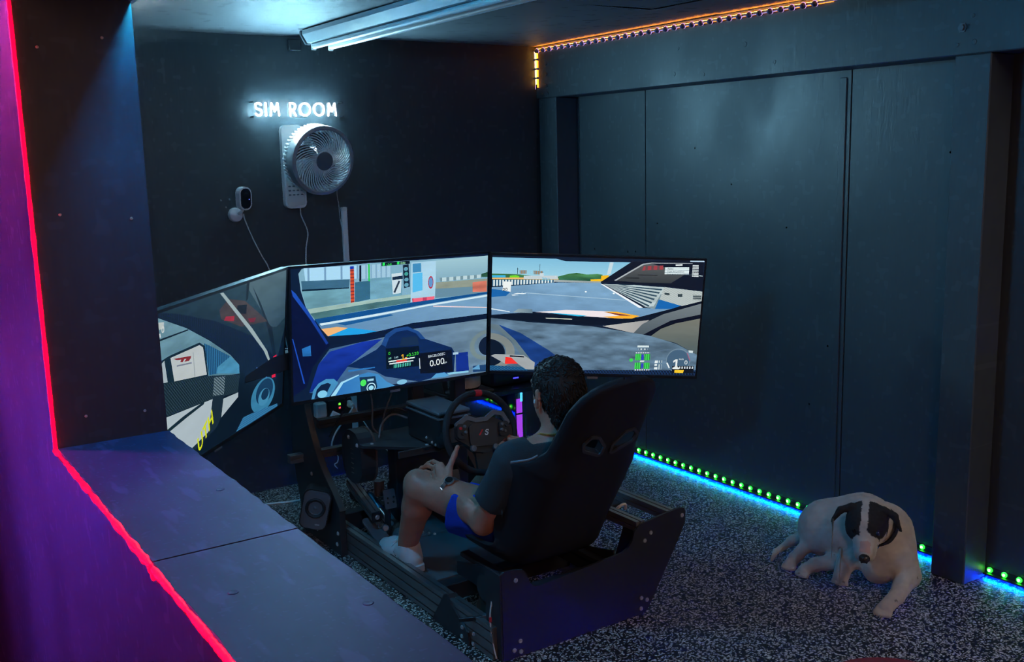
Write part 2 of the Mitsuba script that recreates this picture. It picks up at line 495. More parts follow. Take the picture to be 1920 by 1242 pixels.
  ('p',(24,94,160),None,None,None,0.2,(-1,715,92,698,69,659,0,645)),
  ('p',(222,228,226),None,None,None,0,(56,782,92,779,90,694,51,703)),
  ('p',(214,226,230),(70,120,160),None,(0,70,0.4),0,(92,674,147,696,165,682,100,661)),
  ('p',(150,180,200),None,None,None,0,(156,693,638,652,639,646,156,686)),
  ('p',(226,232,236),None,None,None,0,(515,781,527,780,725,589,705,586)),
  ('p',(206,220,228),None,None,None,0,(1,550,89,527,89,520,1,539)),
  ('e',(225,235,238),0,None,None,0,(447,712,5,6)),
  ('e',(225,235,238),0,None,None,0,(580,704,5,6)),
  ('p',(172,188,190),None,None,None,0.4,(528,782,640,783,817,768,786,581,745,590)),
  ('p',(50,74,90),None,None,None,0,(531,779,749,598,754,610)),
  ('p',(50,74,90),None,None,None,0,(531,779,761,626,766,639)),
  ('p',(50,74,90),None,None,None,0,(531,779,772,655,777,668)),
  ('p',(50,74,90),None,None,None,0,(531,779,783,684,788,696)),
  ('p',(50,74,90),None,None,None,0,(531,779,794,712,799,725)),
  ('p',(50,74,90),None,None,None,0,(531,779,805,740,810,753)),
  ('p',(30,50,66),None,None,None,0,(587,785,628,786,674,780,628,774)),
  ('p',(120,140,146),None,None,None,0.5,(722,596,751,590,786,581,816,710,804,710,774,604)),
  ('p',(20,96,166),None,None,None,0,(796,662,910,619,862,585,781,581)),
  ('p',(184,192,188),(130,146,150),None,(60,60,0.2),0,(816,770,1000,740,1004,655,908,612,800,662)),
  ('p',(50,64,70),None,None,None,0,(821,721,845,718,846,701,822,704)),
  ('p',(50,64,70),None,None,None,0,(884,714,906,715,907,690,886,689)),
  ('p',(40,54,60),(150,160,160),None,(0,70,0.4),0,(957,709,997,707,997,667,958,669)),
  ('p',(186,206,212),None,None,None,0,(553,966,571,967,560,868,542,861)),
  ('p',(232,182,32),None,None,None,0,(466,818,514,824,515,803,467,803)),
  ('p',(228,176,30),None,None,None,0,(516,851,552,858,549,824,515,803)),
  ('p',(12,20,36),None,None,None,0,(656,975,993,1010,1003,742,802,780,628,789,515,798,567,864)),
  ('p',(82,86,88),(50,56,60),(0,-1),None,0,(582,813,708,953,742,967,918,889,847,803,697,802)),
  ('p',(160,168,174),None,None,None,0,(578,815,708,961,748,972,943,976,943,972,749,966,712,951,588,812)),
  ('p',(150,58,66),(90,70,74),None,(36,0,0.4),0,(714,941,806,952,808,917,707,904)),
  ('p',(40,44,48),None,None,None,0,(688,870,781,870,781,862,689,862)),
  ('p',(40,44,48),None,None,None,0,(632,844,695,846,696,833,632,834)),
  ('p',(206,220,222),(110,130,140),None,(0,46,0.12),0,(815,938,928,943,930,882,814,878)),
  ('p',(220,228,228),None,None,None,0,(863,962,896,966,896,954,864,950)),
  ('p',(170,196,214),None,None,None,0,(930,998,997,1000,998,989,931,988)),
  ('p',(214,224,226),(12,20,36),None,(0,78,0.42),0,(944,962,972,964,976,861,944,862)),
  ('p',(160,180,184),None,None,None,0,(978,878,996,874,996,868,978,869)),
  ('p',(226,216,218),None,None,None,0,(211,527,356,552,484,552,601,547,710,516,626,489,416,504,252,524)),
  ('p',(236,168,44),None,None,None,0,(540,545,601,548,710,516,673,492,580,491,533,503,614,512)),
  ('p',(110,50,60),None,None,None,0,(537,545,637,526,672,515,614,516)),
  ('p',(40,170,210),None,None,None,0,(252,526,416,513,462,505,416,500,299,518)),
  ('p',(92,118,134),(140,160,165),(-1,0),None,0,(104,519,129,552,196,551,198,517)),
  ('p',(8,18,34),None,None,None,0,(-16,487,200,517,416,496,673,489,862,587,1007,662,1008,634,710,448,476,426,184,447,-15,469)),
  ('p',(190,196,180),None,None,None,0,(259,480,387,478,388,469,265,472)),
  ('p',(178,176,170),(150,150,150),(1,0),None,0,(535,421,758,485,686,367)),
  ('p',(110,120,124),(72,84,92),(0,-1),None,0,(686,367,727,449,823,538,1008,642,1010,544,861,479,782,403,734,353)),
  ('p',(8,14,30),None,None,None,0,(731,353,782,406,861,484,1007,546,1008,510,885,459,817,411,767,341)),
  ('p',(112,114,104),(74,90,92),(0,-1),None,0.15,(767,341,817,411,885,461,1008,512,1003,189,892,291)),
  ('p',(74,100,124),(92,118,138),(0.4,1),None,0.8,(-18,469,184,438,477,418,686,369,766,347,893,285,1009,184,1004,47,-22,9)),
  ('p',(22,56,118),None,None,None,0.6,(38,410,144,341,282,197,405,40,203,42,128,254)),
  ('p',(92,112,122),None,None,None,0.2,(-18,418,38,408,122,276,208,85,191,41,99,274,39,357,-17,376)),
  ('e',(120,128,126),0.66,None,None,0.2,(-6,173,124,163)),
  ('e',(10,22,40),0,None,None,0,(-12,162,83,122)),
  ('p',(40,108,150),(16,50,90),None,(60,60,0.4),0,(-16,51,182,41,183,12,-19,5)),
  ('p',(150,156,158),None,None,None,0.1,(3,135,24,152,162,148,217,86,215,26,174,24,131,73,75,66)),
  ('p',(230,48,42),None,None,None,0,(74,128,102,124,135,71,72,66)),
  ('p',(6,14,26),None,None,None,0,(95,143,163,138,164,127,95,132)),
  ('p',(8,18,36),(24,54,96),None,(70,30,0.3),0,(458,30,1016,54,1012,15,459,-6)),
  ('p',(60,200,80),(20,70,40),None,(100,0,0.2),0,(703,185,730,188,731,130,703,127)),
  ('p',(60,200,80),(20,70,40),None,(100,0,0.2),0,(746,187,773,188,774,132,747,129)),
  ('p',(60,200,80),(20,70,40),None,(100,0,0.2),0,(702,107,731,110,732,54,702,50)),
  ('p',(60,200,80),(20,70,40),None,(100,0,0.2),0,(747,109,774,110,774,56,747,55)),
  ('p',(40,60,190),None,None,None,0,(733,180,742,180,743,135,733,134)),
  ('p',(40,60,190),None,None,None,0,(734,102,743,102,743,61,734,61)),
  ('e',(60,200,80),0,None,None,0,(684,130,9,15)),
  ('p',(200,215,215),None,None,None,0,(710,259,765,261,766,244,710,242)),
  ('p',(200,215,215),(80,100,120),None,(60,0,0.5),0,(715,234,760,235,760,224,715,222)),
  ('p',(200,212,214),(80,100,120),None,(90,0,0.3),0,(703,200,771,203,771,193,702,189)),
  ('p',(200,212,214),(20,40,70),None,(90,0,0.3),0,(702,48,776,52,775,41,702,37)),
  ('p',(206,216,216),None,None,None,0,(727,126,748,129,746,116,726,115)),
  ('p',(210,220,220),None,None,None,0,(799,130,814,131,813,109,798,108)),
  ('p',(210,220,220),None,None,None,0,(799,101,811,101,810,84,798,83)),
  ('p',(210,220,220),None,None,None,0,(798,72,813,73,813,51,797,53)),
  ('p',(170,186,190),(70,96,120),None,(80,0,0.4),0,(818,131,834,134,834,113,817,112)),
  ('p',(170,186,190),(70,96,120),None,(80,0,0.4),0,(818,98,832,99,832,52,817,52)),
  ('e',(110,134,150),0.95,None,None,0,(911,136,58,105)),
  ('e',(64,92,116),0,None,None,0,(911,133,55,97)),
  ('p',(226,232,232),None,None,None,0,(855,111,860,117,874,71,870,63)),
  ('p',(150,90,120),None,None,None,0,(949,208,955,203,971,138,967,135)),
  ('p',(12,18,28),None,None,None,0,(885,85,990,90,990,25,885,25)),
  ('p',(232,190,40),None,None,None,0,(898,51,943,53,940,25,897,27)),
  ('p',(190,200,204),(12,18,28),None,(80,0,0.4),0,(888,81,987,86,986,66,888,64)),
  ('p',(200,212,214),None,None,None,0,(957,228,980,226,979,205,961,208)),
 ],
 'L': [
  ('p',(6,20,34),None,None,None,0,(-50,1321,1063,1068,1104,-577,-44,50)),
  ('p',(34,62,74),(16,34,46),(-0.6,-1),None,0.4,(-48,994,443,1010,683,1011,999,1028,1001,580,929,346,771,357,526,584,311,784,121,928)),
  ('p',(70,92,100),(40,66,80),(0,-1),None,0.2,(620,1003,999,1028,998,649,918,608,864,627)),
  ('p',(8,20,30),None,None,None,0,(632,1006,659,1005,647,890,632,882)),
  ('p',(14,30,40),None,None,None,0,(684,967,753,846,846,647,873,624,928,373,890,416,829,639)),
  ('p',(60,52,52),None,None,None,0.4,(418,888,488,938,624,885,757,755,827,680,598,719,433,824)),
  ('p',(8,14,22),None,None,None,0,(563,873,640,855,635,794,550,822)),
  ('p',(150,36,52),None,None,None,0.4,(469,830,538,811,536,777,455,807)),
  ('p',(110,30,44),None,None,None,0.4,(651,757,724,740,709,713,668,725)),
  ('p',(8,22,36),(14,34,62),None,(70,0,0.3),0,(-16,1010,121,960,392,826,696,621,928,373,935,205,674,320,591,433,512,562,353,716,183,852,-5,975)),
  ('p',(140,158,158),None,None,None,0,(421,993,446,992,694,673,835,464,869,377,853,376,801,478,662,672)),
  ('p',(98,134,146),(72,112,128),(0,-1),None,0.35,(-48,994,-5,978,183,854,353,713,512,562,587,465,592,402,3,583,-47,606)),
  ('p',(170,180,176),None,None,None,0,(1,947,40,938,38,902,5,903)),
  ('p',(200,206,204),None,None,None,0,(5,882,18,880,21,855,7,860)),
  ('p',(14,30,42),None,None,None,0,(-48,849,195,843,198,835,-48,836)),
  ('p',(26,70,104),(40,100,140),None,(60,0,0.4),0,(307,716,354,681,512,552,413,477,350,496)),
  ('p',(64,128,160),None,None,None,0.4,(412,520,512,552,587,465,592,402,406,482)),
  ('p',(14,34,46),None,None,None,0,(-3,694,19,717,76,728,276,732,316,694,344,492,20,576)),
  ('p',(170,178,178),None,None,None,0.08,(82,713,276,716,302,692,333,506,108,561)),
  ('p',(140,150,152),None,None,None,0,(230,688,235,688,251,524,245,526)),
  ('p',(150,164,170),None,None,None,0,(8,689,44,712,66,575,20,587)),
  ('p',(120,36,40),None,None,None,0,(102,699,220,671,213,658,173,670,163,656,146,663,153,675,124,683)),
  ('p',(120,36,40),None,None,None,0,(191,669,220,662,204,646,173,654)),
  ('p',(110,116,130),None,None,None,0,(124,652,223,631,224,622,124,643)),
  ('p',(10,24,34),(40,62,72),None,(75,45,0.3),0,(20,584,358,488,596,395,580,277,382,326,22,378)),
  ('p',(24,44,54),(110,130,138),None,(60,50,0.35),0,(388,464,474,435,467,315,381,346)),
  ('p',(158,172,178),None,None,None,0.06,(33,370,382,326,365,139,324,96,225,61,22,278)),
  ('p',(16,36,46),None,None,None,0,(45,282,165,316,320,343,315,324,190,297,69,266)),
  ('p',(156,170,176),None,None,None,0.06,(463,289,584,276,584,244,449,169)),
  ('p',(14,30,42),(28,46,58),None,(70,60,0.3),0,(381,340,466,315,446,173,421,124,232,45,212,74,354,123)),
  ('p',(206,26,60),None,None,None,0,(894,398,927,401,923,235,886,243)),
  ('e',(50,116,150),0.0,None,None,0.2,(809,152,112,122)),
  ('e',(16,50,80),0,None,None,0,(822,173,80,89)),
  ('e',(60,126,160),0,None,None,0,(817,135,53,61)),
  ('e',(14,44,72),0,None,None,0,(827,151,35,39)),
  ('p',(52,116,156),(30,80,120),None,(0,70,0.4),0,(573,5,633,78,782,57,952,22,954,-14,784,-5)),
  ('p',(90,140,220),None,None,None,0.4,(737,384,788,350,843,266,773,310)),
 ],
}

# ================================================================ the room
XR, XB, YF, ZC, ZB = 3.764, 3.607, 5.144, 2.381, 2.076
X1, X2, ZL, YJ, ZLINTEL = 0.449, 0.749, 0.975, 2.99, 2.19
YN = -0.6                                                            # where the modelled part of the room ends, beside the camera

struct('floor', 'dark speckled epoxy floor with pale grey flakes', box(X2 - 0.3, XR + 0.1, YN, YF + 0.1, -0.06, 0.0), 'floor_epoxy')
struct('wall_far', 'black painted far wall behind the glowing sign', box(X2, XR + 0.1, YF, YF + 0.1, 0, ZC + 0.1), 'black_paint')
wr = struct('wall_right', 'dark painted board wall under the beam', box(XR + 0.012, XR + 0.1, YN, YF + 0.1, 0, ZC + 0.1), 'black_paint')
edges = [YN, 1.02, 2.30, 2.969, 4.33, 4.925, YF]
for y0, y1 in zip(edges[:-1], edges[1:]):
    part(wr, 'board', box(XR, XR + 0.0125, y0 + 0.0022, y1 - 0.0022, 0.0, ZC, 0.002), 'board_paint')
part(wr, 'batten', box(XR - 0.006, XR + 0.001, 2.992, 3.03, 0.0, ZB - 0.03, 0.003), 'board_paint')
rng = random.Random(3)
for k in range(14):
    y, z = rng.uniform(2.45, 4.8), rng.uniform(0.5, 1.95)
    part(wr, 'nail_hole', lathe([(0, 0), (0.004, 0), (0.005, -0.002), (0, -0.0035)], (XR - 0.0006, y, z), (-1, 0, 0), 8), 'lamp_black')

bm = struct('ceiling_beam', 'heavy dark painted timber beam along the right wall below the ceiling', box(XB, XR - 0.001, 0.3, YF - 0.004, ZB, ZC - 0.002, 0.004), 'board_paint')
for y, z in ((5.03, 2.27), (5.03, 2.21), (5.03, 2.145), (5.02, 2.10), (5.07, 2.095)):
    part(bm, 'bolt', lathe([(0, -0.004), (0.011, -0.004), (0.011, 0.004), (0.007, 0.008), (0, 0.008)], (XB, y, z), (-1, 0, 0), 6), 'board_paint')
part(bm, 'lag_bolt', lathe([(0.019, -0.002), (0.019, 0.003), (0.012, 0.003), (0.012, 0.012), (0, 0.012)], (XB, 2.351, 2.176), (-1, 0, 0), 6), 'grey_plastic')
for y, z, r in ((3.45, 2.225, 0.012), (3.93, 2.128, 0.012), (3.72, 2.11, 0.009), (3.27, 2.13, 0.009), (2.3, 2.12, 0.01), (2.37, 2.115, 0.008), (2.31, 2.215, 0.008), (3.9, 2.25, 0.009)):
    part(bm, 'wood_plug', lathe([(0, -0.002), (r, -0.002), (r, 0.0012), (r * 0.85, 0.002), (0, 0.0015)], (XB, y, z), (-1, 0, 0), 14), 'board_paint')

struct('post_near', 'dark painted square timber post standing near the dog', box(XB, XR - 0.0065, 2.229, 2.377, 0.0, ZB - 0.0005, 0.004), 'board_paint')
struct('post_far', 'dark painted square timber post in the far corner under the beam', box(XB, XR - 0.001, 4.942, 5.115, 0.0, ZB - 0.0005, 0.004), 'board_paint')

# ceiling: separate sheets with open seams, sagging a little
cl = struct('ceiling', 'pale painted ceiling sheets with open seams', box(X1 - 0.4, XR + 0.1, YN, YF + 0.1, ZC + 0.02, ZC + 0.1), 'black_paint')
sx, sy = [X2 - 0.25, 2.12, 3.19, XR + 0.05], [YN, 1.3, 3.62, YF - 0.001]
for i in range(3):
    for j in range(3):
        n_ = 12
        gx, gy = np.meshgrid(np.linspace(sx[i] + 0.003, sx[i + 1] - 0.003, n_), np.linspace(sy[j] + 0.003, sy[j + 1] - 0.003, n_), indexing='ij')
        sag = 0.010 * meshkit.fbm(np.stack([gx * 1.6, gy * 1.1, 0 * gx + i * 5 + j], -1), 2)
        lo = np.stack([gx, gy, ZC + 0.004 - sag], -1).reshape(-1, 3)
        hi = lo + [0, 0, 0.014]
        f = []
        for a in range(n_ - 1):
            for b in range(n_ - 1):
                q = [a * n_ + b, (a + 1) * n_ + b, (a + 1) * n_ + b + 1, a * n_ + b + 1]
                f += [[q[0], q[2], q[1]], [q[0], q[3], q[2]]]
        part(cl, 'sheet', trimesh.Trimesh(lo, f, process=False), 'ceiling_paint', smooth=True)

# the thick wall with the serving opening the photograph looks through
wl = struct('wall_left', 'thick wall with the serving opening, seen edge on', None, None)
part(wl, 'pier', box(X1, X2, YJ, YF, 0.0, ZC + 0.1, 0.0), 'jamb_paint', label='dark painted end of the wall beside the opening')
part(wl, 'outer_face', cat(box(X1 - 0.006, X1 - 0.0002, YJ, 6.6, -0.95, 3.0), box(X1 - 0.006, X1 - 0.0002, YN, YJ, -0.95, ZL - 0.019),
                           box(X1 - 0.006, X1 - 0.0002, YN, YJ, ZLINTEL, 3.0)), 'outer_paint')
part(wl, 'parapet', box(X1, X2 - 0.004, YN, YJ, 0.0, ZL - 0.019), 'black_paint')
part(wl, 'lintel', box(X1, X2, YN, YJ, ZLINTEL, ZC + 0.1), 'black_paint')
for (x, z) in ((0.50, 2.06), (0.665, 2.09), (0.515, 1.62), (0.70, 1.60), (0.53, 1.055), (0.69, 1.045)):
    screw(wl, (x, YJ, z), (0, -1, 0), 0.0042, 0.0016, 'zinc_screw')


def ledge(y0, y1, seed):
    n_, k = 40, 9
    ys = np.linspace(y0, y1, n_)
    r = np.random.default_rng(seed)
    j0, j1 = (r.normal(0, 0.0012, n_) for _ in range(2))
    x0 = X1 - 0.003 + j0
    x1 = X2 + 0.004 + j1
    p = []
    for i in range(n_):
        p.append([[x0[i], ys[i], ZL - 0.018], [x0[i], ys[i], ZL - 0.002], [x0[i] + 0.003, ys[i], ZL], [x1[i] - 0.003, ys[i], ZL], [x1[i], ys[i], ZL - 0.002], [x1[i], ys[i], ZL - 0.018]])
    v = np.array(p).reshape(-1, 3)
    f = []
    for i in range(n_ - 1):
        for j in range(6):
            a, b, c, d = i * 6 + j, i * 6 + (j + 1) % 6, (i + 1) * 6 + (j + 1) % 6, (i + 1) * 6 + j
            f += [[a, d, c], [a, c, b]]
    e = (n_ - 1) * 6
    f += [[0, 1, 2], [0, 2, 3], [0, 3, 4], [0, 4, 5], [e, e + 2, e + 1], [e, e + 3, e + 2], [e, e + 4, e + 3], [e, e + 5, e + 4]]
    return trimesh.Trimesh(v, f, process=False)


lg = thing('worktop', 'dark painted ledge board on the half wall of the opening', 'worktop')
part(lg, 'board', ledge(YN, 1.987, 1), 'ledge_paint')
part(lg, 'board', ledge(1.993, YJ - 0.001, 2), 'ledge_paint')
for x, y in ((0.71, 1.56), (0.53, 1.75), (0.66, 1.22), (0.70, 2.35)):
    part(lg, 'plug', lathe([(0, -0.001), (0.010, -0.001), (0.010, 0.0004), (0.0085, 0.001), (0, 0.0006)], (x, y, ZL), (0, 0, 1), 14), 'ledge_paint')

# glowing red bead along the outer arris of the opening
rg = np.random.default_rng(8)


def bead(pts, r, seed, amp=0.18):
    p = np.asarray(pts, float)
    d = np.linalg.norm(np.diff(p, axis=0), axis=1).sum()
    n_ = int(d / 0.006)
    path = np.stack([np.interp(np.linspace(0, 1, n_), np.linspace(0, 1, len(p)), p[:, k]) for k in range(3)], 1)
    q = np.random.default_rng(seed)
    wob = np.convolve(q.normal(0, 1, n_ + 20), np.ones(9) / 3, 'same')[10:-10]
    sc = np.clip(1 + amp * wob, 0.6, 1.9)
    return sweep(path, circle(r, 8), up=[1, 0, 0], scale=sc)


rb = thing('light_bead', 'glowing red bead of light along the outer edge of the opening', 'light strip')
part(rb, 'ledge_run', bead([(X1 - 0.0075, YN, ZL - 0.004), (X1 - 0.0075, YJ - 0.004, ZL - 0.004)], 0.0062, 1, 0.25), 'bead_red', smooth=True, emit=RED_EDGE, weight=0.6)
part(rb, 'upright_run', bead([(X1 - 0.0065, YJ - 0.003, ZL), (X1 - 0.0065, YJ - 0.003, 2.6)], 0.0056, 2, 0.12), 'bead_red', smooth=True, emit=RED_EDGE, weight=0.6)
for y, z in ((1.95, ZL - 0.012), (1.40, ZL - 0.010), (1.97, ZL - 0.004), (1.31, ZL - 0.012)):
    part(rb, 'blob', ball((X1 - 0.011, y, z), 0.0085, 2, (0.6, 1.2, 1.3)), 'bead_red', smooth=True, emit=RED_EDGE, weight=0.05)

# ---------------------------------------------------------------- lamps outside the frame
def lamp_panel(name, label, centre, direction, w, h, rgb, weight, housing=True):
    x, y, z = frame_from(direction)
    k = thing(name, label, 'lamp')
    c = np.asarray(centre, float)
    part(k, 'housing', place(box(-w / 2 - 0.015, w / 2 + 0.015, -h / 2 - 0.015, h / 2 + 0.015, -0.05, -0.004, 0.006), c, x, y, z), 'lamp_black')
    part(k, 'diffuser', place(box(-w / 2, w / 2, -h / 2, h / 2, -0.005, 0.0), c, x, y, z), 'white_plastic', emit=rgb, weight=weight)
    return k


lamp_panel('ceiling_panel_light', 'square warm ceiling panel light outside the picture', (3.30, 0.35, ZC - 0.02), (0, 0, -1), 0.45, 0.45, WORK_LAMP, 3)
lamp_panel('wash_light', 'purple wash light on the corridor side', (-0.55, 3.9, 2.35), (0.85, -0.45, -0.28), 0.25, 0.25, PURPLE_LAMP, 2)
lamp_panel('wash_light', 'blue wash light low on the corridor side', (-0.75, 3.9, 0.75), (0.8, -0.6, 0.0), 0.25, 0.25, BLUE_LAMP, 2)
lamp_panel('corridor_lamp', 'warm corridor lamp behind the viewpoint', (0.15, -0.85, 2.2), (1.7, 3.9, -1.4), 0.3, 0.3, CORRIDOR_LAMP, 2)
wt_ = thing('wall_tube_light', 'cool white tube light high on the inner side of the wall above the opening', 'lamp')
part(wt_, 'tube', tube([(0.781, 2.74, 2.272), (0.781, 2.99, 2.272)], 0.014, 12, straight=True), 'white_plastic', smooth=True, emit=CEILING_STRIP, weight=3)
for y in (2.75, 2.98):
    part(wt_, 'clip', box(X2, 0.775, y - 0.01, y + 0.01, 2.262, 2.282, 0.003), 'white_plastic')
cv = thing('cove_light', 'cool white uplight in a trough on the inner wall beyond the opening', 'lamp')
part(cv, 'trough', extr([(X2, 2.235), (0.842, 2.235), (0.842, 2.284), (0.836, 2.284), (0.836, 2.241), (X2, 2.241)], 1.55, (0, 4.58, 0), X, Z), 'white_plastic')
part(cv, 'tube', tube([(0.785, 3.06, 2.268), (0.785, 4.55, 2.268)], 0.013, 12, straight=True), 'white_plastic', smooth=True, emit=COVE_LAMP, weight=3)

# ================================================================ neon sign
SX0, SX1, SZ0, SZ1, SY = 1.820, 2.332, 1.959, 2.056, 5.095
ns = thing('neon_sign', 'white neon letter sign reading SIM ROOM on the far wall', 'neon sign')
part(ns, 'backing', extr(rrect(SX1 - SX0, SZ1 - SZ0, 0.02, (SX0 + SX1) / 2, (SZ0 + SZ1) / 2), 0.004, (0, SY + 0.004, 0), X, Z), 'clear_acrylic', label='clear acrylic backing plate')
HH = 0.066


def arc(cx, cy, rx, ry, a0, a1, n=14):
    a = np.radians(np.linspace(a0, a1, n))
    return [(cx + rx * math.cos(t), cy + ry * math.sin(t)) for t in a]


GLYPH = {
    'S': (0.036, [arc(0.018, 0.0485, 0.0155, 0.0155, 25, 255) + arc(0.018, 0.0175, 0.0165, 0.0155, 80, -155)]),
    'I': (0.010, [[(0.005, 0.002), (0.005, 0.064)]]),
    'M': (0.052, [[(0.004, 0.002), (0.010, 0.064), (0.026, 0.022), (0.042, 0.064), (0.048, 0.002)]]),
    'R': (0.040, [[(0.005, 0.002), (0.005, 0.064), (0.020, 0.064)] + arc(0.020, 0.0475, 0.0145, 0.0165, 85, -85, 10) + [(0.005, 0.031)], [(0.018, 0.031), (0.035, 0.002)]]),
    'O': (0.062, [arc(0.031, 0.033, 0.028, 0.031, 0, 360, 30)]),
}
cx = SX0 + 0.017
for ch in 'SIM ROOM':
    if ch == ' ':
        cx += 0.036
        continue
    w_, strokes = GLYPH[ch]
    sh = so.unary_union([sg.LineString(s).buffer(0.0046, quad_segs=5) for s in strokes])
    k = part(ns, 'letter', extr(sh.buffer(0.0004), 0.010, (cx, SY, SZ0 + 0.0155), X, Z), 'grey_plastic', label=f'letter {ch}')
    part(k, 'tube', extr(sh.buffer(-0.0012), 0.0125, (cx, SY - 0.0005, SZ0 + 0.0155), X, Z), 'white_plastic', emit=SIGN_RADIANCE, weight=3)
    cx += w_ + 0.0155
part(ns, 'cable', tube([(2.02, SY - 0.004, SZ0 + 0.012), (2.04, SY - 0.004, SZ0 + 0.008), (2.09, SY - 0.003, SZ0 + 0.008), (2.12, SY - 0.004, SZ0 + 0.012)], 0.0016, 6), 'white_cable', smooth=True)
for x, z in ((SX0 + 0.012, SZ0 + 0.012), (SX1 - 0.012, SZ0 + 0.012), (SX0 + 0.012, SZ1 - 0.012), (SX1 - 0.012, SZ1 - 0.012)):
    part(ns, 'standoff', cyl((x, SY - 0.003, z), (x, YF, z), 0.004, n=12), 'black_plastic')

# ================================================================ the triple screen


def picture_fn(rows):
    def fn(p, n, uv):
        x, y = uv.x * 1000, uv.y * 1000
        out = mi.Color3f(0.003, 0.01, 0.02)
        cloud = fbm(uv.x * 13, uv.y * 26, 2.0, 4) - 0.5
        for kind, c1, c2, g, st, nz, q in rows:
            c = mi.Color3f(*lin(c1))
            if kind == 'e':
                ex, ey, rx, ry = q
                r2 = dr.square((x - ex) / rx) + dr.square((y - ey) / ry)
                inside = (r2 < 1) & (r2 > c2 * c2) if c2 else (r2 < 1)
            else:
                xs, ys = q[0::2], q[1::2]
                inside = mi.Bool(False)
                for i in range(len(xs)):
                    x0, y0, x1, y1 = xs[i - 1], ys[i - 1], xs[i], ys[i]
                    if y0 == y1:
                        continue
                    s = (x1 - x0) / (y1 - y0)
                    inside ^= ((y > min(y0, y1)) & (y <= max(y0, y1))) & (x < x0 + (y - y0) * s)
                if c2:
                    d = mi.Color3f(*lin(c2))
                    if st:
                        f = x * (st[0] / 1000) + y * (st[1] / 1000)
                        c = mix(c, d, dr.select(f - dr.floor(f) < st[2], 1.0, 0.0))
                        if st[0] and st[1]:
                            f = x * (st[0] / 1000) - y * (st[1] / 1000)
                            c = mix(c, d, dr.select(f - dr.floor(f) < st[2], 0.6, 0.0))
                    elif g:
                        w = [a * g[0] + b * g[1] for a, b in zip(xs, ys)]
                        c = mix(c, d, dr.clip((x * g[0] + y * g[1] - min(w)) / (max(w) - min(w)), 0, 1))
            if nz:
                c = c * (1 + 1.6 * nz * cloud)
            out = dr.select(inside, c, out)
        return dr.maximum(out, 0.0) * SCREEN_GAIN
    return fn


CORNERS = {'C': [[1.4715, 3.819, 1.3373], [2.4355, 3.8611, 1.3245], [2.4263, 3.8969, 0.7546], [1.4623, 3.8547, 0.7674]],
           'R': [[2.4165, 3.8203, 1.3222], [3.2185, 3.29, 1.2715], [3.2353, 3.3694, 0.7062], [2.4334, 3.8998, 0.7569]],
           'L': [[0.7812, 3.132, 1.3121], [1.4646, 3.8089, 1.3376], [1.4293, 3.8658, 0.7705], [0.746, 3.1889, 0.7449]]}
MLABEL = {'C': 'middle one of the three racing game screens, showing the dashboard of a car', 'R': 'flat screen on the right of the three, showing the open track',
          'L': 'flat screen nearest the opening, showing a car side window and mirror'}
MON = {}
pr('screen_coat', (0.004, 0.005, 0.006), 0.35)
for k in 'CRL':
    tl, tr, br, bl = np.array(CORNERS[k])
    u, v = tr - tl, tl - bl
    W_, H_ = np.linalg.norm(u), np.linalg.norm(v)
    u, v = u / W_, v / H_
    nn = np.cross(u, v)
    MON[k] = (bl, u, v, nn, W_, H_)
    key = thing('screen_monitor', MLABEL[k], 'monitor', 'triple racing screens')
    fr = sg.box(0, 0, W_, H_).difference(sg.box(0.008, 0.014, W_ - 0.008, H_ - 0.010))
    part(key, 'bezel', extr(fr, 0.012, bl - nn * 0.010, u, v), 'black_plastic')
    part(key, 'back_cover', cat(extr(sg.box(0.001, 0.001, W_ - 0.001, H_ - 0.001), 0.014, bl - nn * 0.024, u, v), extr(rrect(W_ * 0.6, H_ * 0.6, 0.03, W_ / 2, H_ * 0.42), 0.04, bl - nn * 0.062, u, v)), 'black_plastic')
    o = bl + u * 0.008 + v * 0.014
    uu, vv = u * (W_ - 0.016), v * (H_ - 0.024)
    M_ = np.eye(4)
    M_[:3, 0], M_[:3, 1], M_[:3, 2], M_[:3, 3] = uu / 2, vv / 2, nn, o + uu / 2 + vv / 2
    pk = reg(key + '__screen')
    scene[pk] = {'type': 'rectangle', 'to_world': T(M_.tolist()), 'bsdf': {'type': 'ref', 'id': 'screen_coat'},
                 'emitter': {'type': 'area', 'radiance': proc(picture_fn(PICTURE[k])), 'sampling_weight': 2.0}}
    part(key, 'badge', extr(sg.box(0, 0, 0.05, 0.012), 0.004, bl + u * (W_ * (0.5 if k != 'L' else 0.44) - 0.025) - v * 0.012 - nn * 0.006, u, v), 'steel')
    MON[k + 'key'] = pk
    MON[k + 'o'] = (o, uu, vv, nn)


